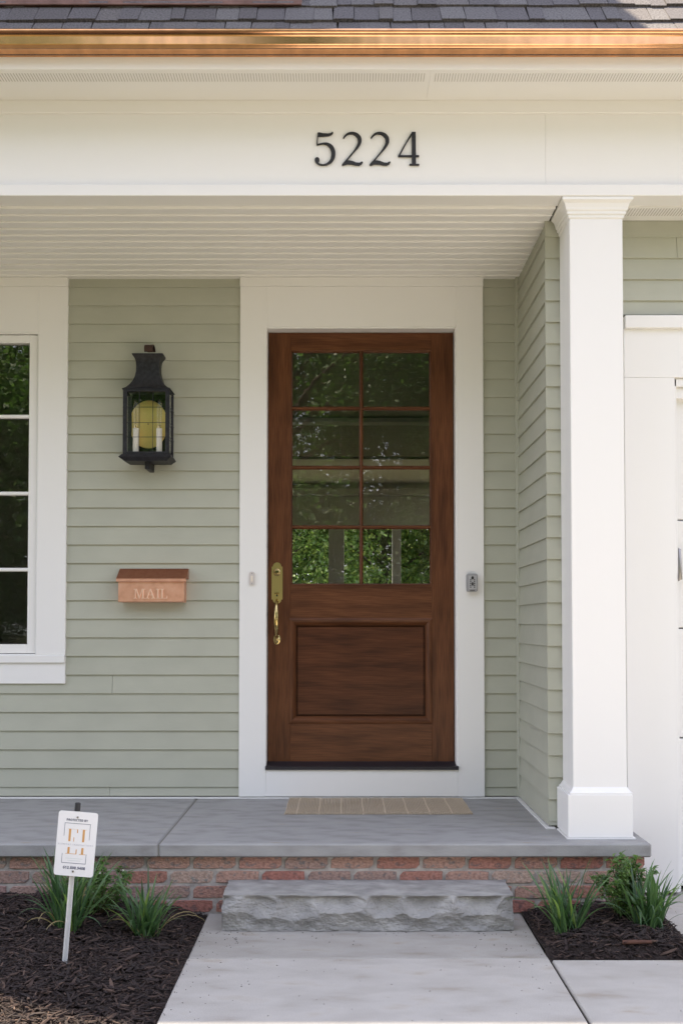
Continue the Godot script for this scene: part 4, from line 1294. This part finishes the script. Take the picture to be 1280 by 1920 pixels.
func build_numbers() -> void:
	var z := 1.0935
	var t := thing("house_number", U(687, 312, 1.09), "black metal serif house number 5224 on the white beam over the porch", "house number")
	var conv := func(poly):
		var out := PackedVector2Array()
		for p in poly:
			var v := U(580 + p.x / 5.818, 240 + p.y / 5.818, z)
			out.append(Vector2(v.x, v.y))
		return out
	var circle := func(cx, cy, r):
		var out := PackedVector2Array()
		for k in 20: out.append(Vector2(cx + cos(TAU * k / 20) * r, cy + sin(TAU * k / 20) * r))
		return out
	var flag := PackedVector2Array([Vector2(88, 57), Vector2(105, 53), Vector2(150, 63), Vector2(200, 65), Vector2(235, 60), Vector2(249, 47), Vector2(259, 52), Vector2(252, 68), Vector2(235, 82), Vector2(205, 92), Vector2(150, 97), Vector2(110, 97), Vector2(96, 96)])
	var five := [flag, stroke([[94, 62, 10], [88, 125, 9], [83, 188, 10]]), stroke([[80, 189, 8], [120, 178, 10], [165, 173, 16], [205, 184, 30], [240, 215, 42], [260, 265, 44], [258, 315, 42], [238, 362, 32], [200, 394, 20], [150, 407, 12], [105, 399, 14], [78, 376, 22], [72, 358, 24]]), circle.call(84, 351, 26)]
	var two := [stroke([[370, 116, 11], [392, 86, 14], [425, 64, 18], [470, 60, 24], [512, 77, 36], [542, 112, 42], [547, 155, 38], [526, 205, 26], [485, 260, 14], [430, 325, 11], [378, 384, 13], [358, 408, 10]]),
		PackedVector2Array([Vector2(355, 414), Vector2(366, 396), Vector2(395, 366), Vector2(430, 358), Vector2(470, 366), Vector2(510, 382), Vector2(545, 385), Vector2(572, 371), Vector2(582, 377), Vector2(568, 400), Vector2(540, 413), Vector2(500, 411), Vector2(455, 399), Vector2(410, 399), Vector2(375, 410)])]
	var four := [PackedVector2Array([Vector2(1114, 48), Vector2(1156, 48), Vector2(1160, 404), Vector2(1115, 404)]), PackedVector2Array([Vector2(1088, 397), Vector2(1195, 397), Vector2(1195, 411), Vector2(1088, 411)]),
		stroke([[1122, 53, 14], [1045, 180, 12], [972, 314, 15]]), PackedVector2Array([Vector2(965, 303), Vector2(1193, 303), Vector2(1193, 319), Vector2(965, 319)])]
	for d in [["5", five, 0], ["2", two, 0], ["2", two, 301], ["4", four, 0]]:
		var st := ST()
		var lift := 0.0
		for p in d[1]:
			var q := PackedVector2Array()
			for v in p: q.append(v + Vector2(d[2], 0))
			extrude(st, conv.call(q), Transform3D(Basis(), Vector3(0, 0, 0)), z - 0.0025, z + 0.006 + lift)
			lift += 0.0004
		var o := put(t, "digit", st.commit(), M.black)
		o.set_meta("label", "black metal digit " + d[0])

func build_mat() -> void:
	var zf := 0.505
	var zb := 0.04
	var x0 := UX(533, 1521, zf)
	var x1 := UX(886, 1521, zf)
	var t := thing("doormat", Vector3((x0 + x1) / 2, 0.32, 0.27), "tan woven jute doormat lying on the stone slab at the front door", "doormat")
	# ribbed weave: cords running towards the door
	var st := ST()
	var pale := ST()
	var n := 118
	rng.seed = 31
	var w := (x1 - x0) / n
	for k in n:
		var a := x0 + k * w
		var s := pale if k % 14 == 7 else st
		var hgt := 0.007 + rng.randf_range(-0.0008, 0.0012)
		var e0 := zf + rng.randf_range(-0.003, 0.003)
		var segs := 16
		var rows := []
		for q in segs + 1:
			var z := lerpf(zb, e0, float(q) / segs)
			var wob := sin(z * 21.0 + k * 0.13) * 0.0012
			var lift := 0.0012 * sin(a * 17.0) * sin(z * 13.0)
			var rr := []
			for c in [[0.04, 0.0], [0.14, 0.75], [0.38, 1.0], [0.62, 1.0], [0.86, 0.75], [0.96, 0.0]]:
				rr.append(Vector3(a + w * c[0] + wob, 0.3205 + (hgt + lift) * c[1], z))
			rows.append(rr)
		for q in segs:
			for c in 5:
				quad(s, rows[q][c], rows[q][c + 1], rows[q + 1][c + 1], rows[q + 1][c], Vector3(0, 1, 0))
		for c in [1, 2, 3]:
			tri(s, rows[segs][0], rows[segs][c], rows[segs][c + 1], Vector3(0, 0, 1))
		tri(s, rows[segs][0], rows[segs][4], rows[segs][5], Vector3(0, 0, 1))
	put(t, "weave", st.commit(), M.mat_weave)
	put(t, "pale_cord", pale.commit(), M.mat_pale)
	st = ST()
	for k in 90:
		var a := x0 + (x1 - x0) * (k + 0.5) / 90
		tube(st, [Vector3(a - 0.003, 0.3225, zf + 0.004), Vector3(a, 0.3315, zf - 0.001), Vector3(a + 0.003, 0.332, zf - 0.010)], [0.0022], 5)
	put(t, "edge_stitching", st.commit(), M.mat_weave)

func build_sign() -> void:
	var foot := U(121, 1816, 1.98)
	foot.y = bed_height(foot.x, foot.z) - 0.02
	var t := thing("yard_sign", Vector3(foot.x, foot.y, foot.z), "small white security yard sign on a leaning metal stake in the mulch", "sign")
	var head := U(146.5, 1505, 1.98)
	var dir := (head - foot).normalized()
	var rot := Basis(dir.cross(Vector3(0, 0, 1)).normalized(), dir, Vector3(0, 0, 1)).orthonormalized()
	var L := (head - foot).length()
	var sx := Transform3D(rot, foot)
	var st := ST()
	extrude(st, PackedVector2Array([Vector2(-0.009, -0.003), Vector2(0.009, -0.003), Vector2(0.009, 0.0035), Vector2(0.0075, 0.0035), Vector2(0.0045, -0.0005), Vector2(-0.0045, -0.0005), Vector2(-0.0075, 0.0035), Vector2(-0.009, 0.0035)]), sx * Transform3D(Basis(Vector3(1, 0, 0), Vector3(0, 0, 1), Vector3(0, 1, 0)), Vector3.ZERO), 0.0, L - 0.004)
	put(t, "stake", st.commit(), M.stake)
	st = ST()
	lathe(st, [Vector2(0.0105, L - 0.03), Vector2(0.0105, L - 0.002), Vector2(0.008, L), Vector2(0.0, L)], sx, 8)
	put(t, "stake_cap", st.commit(), M.rubber)
	# panel
	var W := 0.1445
	var H := 0.2385
	var tl := U(111.5, 1519.0, 1.99)
	var tr := U(185.0, 1525.0, 1.99)
	var bl := U(101, 1639.5, 1.99)
	var ux := (tr - tl).normalized()
	var uy := (tl - bl).normalized()
	W = (tr - tl).length()
	H = (tl - bl).length()
	ux = (ux - uy * ux.dot(uy)).normalized()
	var pf := Transform3D(Basis(ux, uy, ux.cross(uy).normalized()), tl)
	var poly := PackedVector2Array()
	var r := 0.010
	for q in 4:
		var cc := Vector2(W - r if q in [0, 3] else r, -r if q in [0, 1] else -H + r)
		for k in 6:
			var a := PI / 2 * (q + k / 5.0)
			poly.append(cc + Vector2(cos(a), sin(a)) * r)
	st = ST()
	extrude(st, poly, pf, 0.0, 0.0025)
	var panel := put(t, "panel", st.commit(), M.sign)
	var f := func(u, v, d): return pf * Vector3(u * W, -v * H, d)
	var rect := func(u0, u1, v0, v1, m, nm):
		var s := ST()
		extrude(s, PackedVector2Array([Vector2(u0 * W, -v0 * H), Vector2(u1 * W, -v0 * H), Vector2(u1 * W, -v1 * H), Vector2(u0 * W, -v1 * H)]), pf, 0.0024, 0.0029)
		put(panel, nm, s.commit(), m)
	var text := func(s, u, v, h, wide, m, sans):
		var font := SystemFont.new()
		font.font_names = PackedStringArray(["Droid Sans"])
		font.font_weight = 700 if sans else 400
		var tm := TextMesh.new()
		tm.font = font
		tm.text = s
		tm.font_size = 48
		tm.pixel_size = 0.001
		tm.depth = 0.0
		var bb := tm.get_aabb()
		var k: float = h * H / 0.034
		var kx: float = wide * W / maxf(bb.size.x, 0.001)
		tm.depth = 0.0005
		var p: Vector3 = f.call(u, v, 0.0029)
		put(panel, "lettering", tm, m, p, pf.basis.scaled_local(Vector3(kx, k, 1)))
	text.call("PROTECTED BY", 0.485, 0.132, 0.034, 0.54, M.ink, true)
	text.call("612.808.9408", 0.505, 0.872, 0.042, 0.56, M.ink, true)
	text.call("E L E M E N T   I N N O V A T I O N S", 0.495, 0.512, 0.020, 0.88, M.ink_pale, false)
	for e in [[0.178, 0.833, 0.181, 0.187], [0.178, 0.187, 0.187, 0.385], [0.824, 0.833, 0.187, 0.43], [0.171, 0.788, 0.797, 0.804], [0.171, 0.18, 0.655, 0.797], [0.779, 0.788, 0.65, 0.797]]:
		rect.call(e[0], e[1], e[2], e[3], M.ink, "border_line")
	for e in [[0.30, 0.355, 0.275, 0.465], [0.65, 0.705, 0.275, 0.465], [0.27, 0.52, 0.272, 0.2745], [0.60, 0.76, 0.272, 0.2745], [0.505, 0.53, 0.2746, 0.33], [0.43, 0.447, 0.40, 0.465],
		[0.30, 0.355, 0.555, 0.652], [0.65, 0.705, 0.555, 0.652], [0.255, 0.53, 0.6525, 0.66], [0.60, 0.76, 0.6525, 0.66], [0.51, 0.535, 0.585, 0.652]]:
		rect.call(e[0], e[1], e[2], e[3], M.gold, "emblem")
	for e in [[0.27, 0.70, 0.725, 0.731], [0.32, 0.66, 0.757, 0.763]]:
		rect.call(e[0], e[1], e[2], e[3], mat(lin(0.6, 0.66, 0.64), 0.5), "fine_print")
	for v in [0.085, 0.925]:
		var c: Vector3 = f.call(0.49, v, 0.0)
		put(panel, "screw", rod(c, c + pf.basis.z * 0.006, 0.0035, 8), M.steel)

# ---------------------------------------------------------------- plants
func blade_mesh(bend: float, wid: float, twist: float) -> Mesh:
	var st := ST()
	var n := 9
	var rows := []
	for k in n + 1:
		var f := float(k) / n
		var a := bend * f * f
		var y := 0.0
		var z := 0.0
		for q in 6:
			var g := f * (q + 0.5) / 6.0
			y += cos(bend * g * g) * f / 6.0
			z += sin(bend * g * g) * f / 6.0
		var w := wid * (0.55 + 0.45 * minf(1.0, f * 4.0)) * (1.0 if f < 0.45 else cos((f - 0.45) / 0.55 * PI / 2) ** 0.75)
		var tw := twist * f
		var side := Vector3(cos(tw), 0, sin(tw)) * w
		var fold := Vector3(0, sin(a) * 0.3, -cos(a) * 0.3) * w
		var c := Vector3(0, y, z)
		rows.append([c - side, c + fold, c + side])
	for k in n:
		for s in 2:
			quad(st, rows[k][s], rows[k][s + 1], rows[k + 1][s + 1], rows[k + 1][s], Vector3(0, 0.4, 1))
	return st.commit()
var blades := []
func strap_plant(at: Vector3, n: int, hgt: float, spread: float, sd: int, label: String) -> void:
	var t := thing("strap_leaf_plant", at, label, "plant", "strap-leaf clumps along the porch")
	rng.seed = sd
	if blades.is_empty():
		for e in [[0.25, 0.016, 0.3], [0.6, 0.018, -0.4], [1.1, 0.017, 0.5], [1.8, 0.016, -0.3], [0.4, 0.02, 0.8], [2.4, 0.015, 0.2]]:
			blades.append(blade_mesh(e[0], e[1], e[2]))
	# leaves come up in a few fans
	var fans := 4 + sd % 2
	for k in n:
		var fa := TAU * (k % fans) / fans + sd
		var c := Vector3(cos(fa) * spread * 0.3, 0, sin(fa) * spread * 0.2)
		var yaw := rng.randf() * TAU
		var outer := rng.randf()
		var which := 0
		if outer > 0.86: which = [3, 5][rng.randi() % 2]
		elif outer > 0.62: which = [2, 1][rng.randi() % 2]
		else: which = [0, 1, 4][rng.randi() % 3]
		var len := hgt * rng.randf_range(0.62, 1.08) * (0.8 if which == 5 else 1.0)
		var lean := rng.randf_range(0.08, 0.5) + (0.25 if outer > 0.7 else 0.0)
		var b := Basis(Vector3.UP, yaw) * Basis(Vector3.RIGHT, lean)
		b = b * Basis(Vector3.UP, rng.randf_range(-0.5, 0.5))
		var m := 3 if rng.randf() < 0.06 else rng.randi() % 3
		if which in [3, 5] and rng.randf() < 0.25: m = 4
		put(t, "leaf", blades[which], M.blade[m], at + c + Vector3(rng.randf_range(-0.012, 0.012), -0.005, rng.randf_range(-0.012, 0.012)), b.scaled_local(Vector3(0.30, len, len)))
func shrub(at: Vector3, hgt: float, rad: float, n: int, sd: int, label: String, blossoms := false) -> void:
	var t := thing("shrub", at, label, "shrub")
	rng.seed = sd
	var stems := ST()
	var tips := []
	for k in 26:
		var a := rng.randf() * TAU
		var o := sqrt(rng.randf()) * rad
		var h := hgt * rng.randf_range(0.55, 1.0) * (1.0 - 0.35 * (o / rad) ** 2)
		var p0 := at + Vector3(cos(a) * o * 0.15, 0, sin(a) * o * 0.15)
		var p2 := at + Vector3(cos(a) * o, h, sin(a) * o)
		var p1 := p0.lerp(p2, 0.5) + Vector3(cos(a) * o * 0.1, h * 0.08, sin(a) * o * 0.1)
		tube(stems, [p0, p1, p2], [0.0028, 0.002, 0.001], 5)
		tips.append([p0, p1, p2])
	put(t, "stems", stems.commit(), M.shoot)
	var layers := [ST(), ST(), ST()]
	for k in n:
		var e: Array = tips[rng.randi() % tips.size()]
		var f := 1.0 - rng.randf() ** 1.5 * 0.85
		var p: Vector3 = e[0].lerp(e[1], f * 2) if f < 0.5 else e[1].lerp(e[2], f * 2 - 1)
		var b := Basis.from_euler(Vector3(rng.randf_range(-0.9, 0.5), rng.randf() * TAU, rng.randf_range(-0.5, 0.5)))
		var L := rng.randf_range(0.016, 0.034)
		var W := L * rng.randf_range(0.22, 0.32)
		var s: SurfaceTool = layers[rng.randi() % 3]
		p += b * Vector3(0, 0, 0.004)
		var tip := p + b * Vector3(0, -L * 0.15, L)
		var l := p + b * Vector3(-W, L * 0.12, L * 0.45)
		var r := p + b * Vector3(W, L * 0.12, L * 0.45)
		var mid := p + b * Vector3(0, 0, L * 0.5)
		for q in [[p, l, mid], [l, tip, mid], [tip, r, mid], [r, p, mid]]:
			var nn: Vector3 = (q[1] - q[0]).cross(q[2] - q[0]).normalized()
			if nn.dot(b.y) < 0: nn = -nn
			tri(s, q[0], q[1], q[2], nn)
	for k in 3:
		put(t, "foliage", layers[k].commit(), M.leaf[[0, 1, 3][k]])
	if blossoms:
		var fl := ST()
		for k in 16:
			var e: Array = tips[rng.randi() % tips.size()]
			var p: Vector3 = e[1].lerp(e[2], rng.randf()) + Vector3(rng.randf_range(-0.02, 0.02), 0, 0.012)
			for q in 5:
				var a := TAU * q / 5.0
				tri(fl, p, p + Vector3(cos(a) * 0.006, sin(a) * 0.006, 0.002), p + Vector3(cos(a + 1.0) * 0.006, sin(a + 1.0) * 0.006, 0.002), Vector3(0, 0, 1))
		put(t, "blossoms", fl.commit(), M.candle)

# ---------------------------------------------------------------- trees
var tree_kinds := []
func make_tree_kind(sd: int, leaf := 1.0, many := 1.0) -> Dictionary:
	rng.seed = sd
	var trunk := ST()
	var H := 12.0
	tube(trunk, [Vector3(0, -0.2, 0), Vector3(0.05, 1.2, 0.03), Vector3(0.0, 4, 0.1), Vector3(0.15, 8, 0), Vector3(0.1, 11, 0)], [0.34, 0.24, 0.19, 0.10, 0.03], 9)
	var clumps := []
	for k in 70:
		var y := rng.randf_range(1.2, 11.6)
		var a := rng.randf() * TAU
		var R := 3.3 * (sin(clampf((y - 0.2) / 12.0, 0, 1) * PI) ** 0.6) * rng.randf_range(0.35, 1.05)
		var c := Vector3(cos(a) * R, y, sin(a) * R)
		clumps.append([c, rng.randf_range(0.7, 1.4)])
		if k % 2 == 0:
			tube(trunk, [Vector3(0.05, maxf(1.2, y * 0.7), 0.03), Vector3(c.x * 0.5, y * 0.9, c.z * 0.5), c], [0.07, 0.045, 0.015], 5)
	var leaves := [ST(), ST()]
	for c in clumps:
		for k in int(300 * many):
			var d: Vector3 = Vector3(rng.randfn(), rng.randfn() * 0.7, rng.randfn()) * c[1] * 0.45
			var p: Vector3 = c[0] + d
			var b := Basis.from_euler(Vector3(rng.randf_range(-1.2, 1.2), rng.randf() * TAU, rng.randf_range(-0.8, 0.8)))
			var L := rng.randf_range(0.09, 0.17) * leaf
			var s: SurfaceTool = leaves[0 if rng.randf() < 0.55 else 1]
			var n := b.y
			var v := [p - b.z * L, p + b.x * L * 0.55, p + b.z * L, p - b.x * L * 0.55]
			tri(s, v[0], v[1], v[2], n)
			tri(s, v[0], v[2], v[3], n)
	return {trunk = trunk.commit(), a = leaves[0].commit(), b = leaves[1].commit()}
func tree(at: Vector3, kind: int, s: float, turn: float, label: String, group: String) -> void:
	if tree_kinds.is_empty():
		for k in 3: tree_kinds.append(make_tree_kind(200 + k, 0.42, 2.6))
		tree_kinds.append(make_tree_kind(210, 0.5, 2.4))
	var t := thing("broadleaf_tree", at, label, "tree", group)
	var b := Basis(Vector3.UP, turn).scaled_local(Vector3(s, s, s))
	var d: Dictionary = tree_kinds[kind]
	put(t, "trunk", d.trunk, M.bark, at, b)
	var cr := put(t, "crown", d.a, M.leaf[3 if kind == 3 else 0], at, b)  # back garden crowns: sunlit look put into paler leaf colours
	put(cr, "foliage", d.b, M.leaf[4 if kind == 3 else 1], at, Basis())

# ---------------------------------------------------------------- scene
func hedge(at: Vector3, turn: float, sc: Vector3) -> void:  # row added to block the bright horizon in the mirrored view
	var t := thing("added_hedge_shrub", at, "rounded green shrub added to close the bright gap beyond the street trees", "shrub", "hedge beyond the street")
	var d: Dictionary = tree_kinds[0]
	var b := Basis(Vector3.UP, turn).scaled_local(sc)
	put(t, "foliage", d.a, M.leaf[0], at + Vector3(0, -0.5, 0), b)
	put(t, "foliage", d.b, M.leaf[1], at + Vector3(0, -0.5, 0), b)
func _ready() -> void:
	# camera: a level-ish shift lens
	var cam := Camera3D.new()
	cam.name = "camera"
	add_child(cam)
	cam.position = EYE
	cam.rotation = Vector3(PITCH, 0, 0)
	cam.projection = Camera3D.PROJECTION_FRUSTUM
	cam.keep_aspect = Camera3D.KEEP_HEIGHT
	cam.near = 0.05
	cam.far = 400.0
	cam.size = 2.0 * 0.05 * 960.0 / FOC
	cam.frustum_offset = Vector2(-5.0, 155.0) / FOC * 0.05
	cam.current = true
	var we := WorldEnvironment.new()
	we.name = "environment"
	var env := Environment.new()
	env.background_mode = Environment.BG_SKY
	var sky := Sky.new()
	var sm := ProceduralSkyMaterial.new()
	sm.sky_top_color = Color(0.67, 0.69, 0.775)
	sm.sky_horizon_color = Color(0.895, 0.89, 0.90)
	sm.sky_curve = 0.16
	sm.ground_bottom_color = Color(0.3, 0.3, 0.26)
	sm.ground_horizon_color = Color(0.6, 0.62, 0.6)
	sm.sun_angle_max = 5.0
	sky.sky_material = sm
	env.sky = sky
	env.background_energy_multiplier = 1.0
	env.tonemap_mode = Environment.TONE_MAPPER_LINEAR
	env.tonemap_exposure = 3.85
	env.sdfgi_enabled = true
	env.ssao_enabled = true
	env.ssil_enabled = true
	we.environment = env
	add_child(we)
	var sun := DirectionalLight3D.new()
	sun.name = "sun"
	add_child(sun)
	sun.look_at_from_position(Vector3(-0.39, 1.0, -0.10), Vector3.ZERO, Vector3.UP)
	sun.light_energy = 1.3
	sun.light_color = Color(1.0, 0.94, 0.84)
	sun.light_angular_distance = 0.6
	sun.shadow_enabled = true

	make_materials()
	build_ground()
	build_house()
	build_porch()
	build_step()
	build_lantern()
	build_mailbox()
	build_small_fixtures()
	build_numbers()
	build_mat()
	build_sign()
	build_mulch()
	# planting
	var on_bed := func(px, py, z):
		var p := U(px, py, z)
		p.y = bed_height(p.x, p.z) - 0.01
		return p
	strap_plant(on_bed.call(128, 1735, 1.60), 80, 0.34, 0.12, 11, "strap-leaf clump growing behind the stake of the yard sign")
	strap_plant(on_bed.call(274, 1732, 1.56), 62, 0.30, 0.10, 14, "upright strap-leaf clump in the mulch between yard sign and walkway")
	strap_plant(on_bed.call(1062, 1735, 1.53), 68, 0.31, 0.12, 17, "strap-leaf clump in the mulch beside the end of the stone step")
	strap_plant(on_bed.call(1216, 1755, 1.50), 80, 0.295, 0.13, 22, "strap-leaf clump in front of the shrub beside the driveway")
	shrub(on_bed.call(178, 1700, 1.38), 0.26, 0.17, 1500, 42, "leafy green shrub with tiny white flowers behind the yard sign", true)
	shrub(on_bed.call(1166, 1725, 1.38), 0.29, 0.15, 1700, 43, "leafy green shrub growing against the brick end of the porch")
	build_debris()
	# a stick of bark on the mulch
	var tw := thing("bark_stick", U(1190, 1778, 1.70), "reddish bark stick lying on the mulch at the concrete edge", "stick")
	var p0 := U(1166, 1779, 1.70)
	p0.y = bed_height(p0.x, p0.z) + 0.012
	var stw := ST()
	tube(stw, [p0, p0 + Vector3(0.05, 0.003, 0.004), p0 + Vector3(0.115, 0.001, -0.002)], [0.0085, 0.009, 0.007], 7, 0.6)
	put(tw, "bark", stw.commit(), M.twig)
	# trees across the street and behind the house
	var k := 0
	for e in [[-13.5, 21.5, 1.35], [-7.5, 22.5, 1.3], [-2.2, 21.8, 1.3], [3.2, 24, 1.15], [-26, 35, 1.5], [-20, 38, 1.6], [-14, 34, 1.45], [-9, 37, 1.55], [-4.5, 34, 1.4], [0.5, 37, 1.6], [5.5, 34, 1.45], [10.5, 37, 1.55], [16, 34, 1.5], [22, 37, 1.5], [-17, 43, 1.8], [-7, 44, 1.85], [3, 43, 1.8], [13, 44, 1.8], [27, 42, 1.7], [-28, 43, 1.7]]:
		tree(Vector3(e[0], -0.06, e[1]), k % 3, e[2], k * 1.7, "tall broadleaf tree standing across the street and mirrored in the glass", "trees across the street")
		k += 1
	for e in [[-4.5, -15, 0.8], [-1.6, -13.5, 0.7], [0.9, -14.5, 0.72], [3.2, -13.8, 0.7], [5.6, -15.5, 0.8], [-3.2, -18, 0.95], [-0.4, -18.5, 0.9], [2.2, -18, 0.95], [4.6, -19, 1.0], [-6.5, -19, 1.0], [0.8, -22, 1.2], [-3, -23, 1.2], [4, -23, 1.2]]:
		tree(Vector3(e[0], -0.06, e[1]), 3, e[2], k * 1.3, "broadleaf tree in the back garden seen through the door glass", "trees behind the house")
		k += 1
	for q in 15:
		hedge(Vector3(-32 + q * 4.4, -0.06, 40.5 + (q % 2) * 0.8), q * 2.1, Vector3(0.85, 0.32, 0.8))
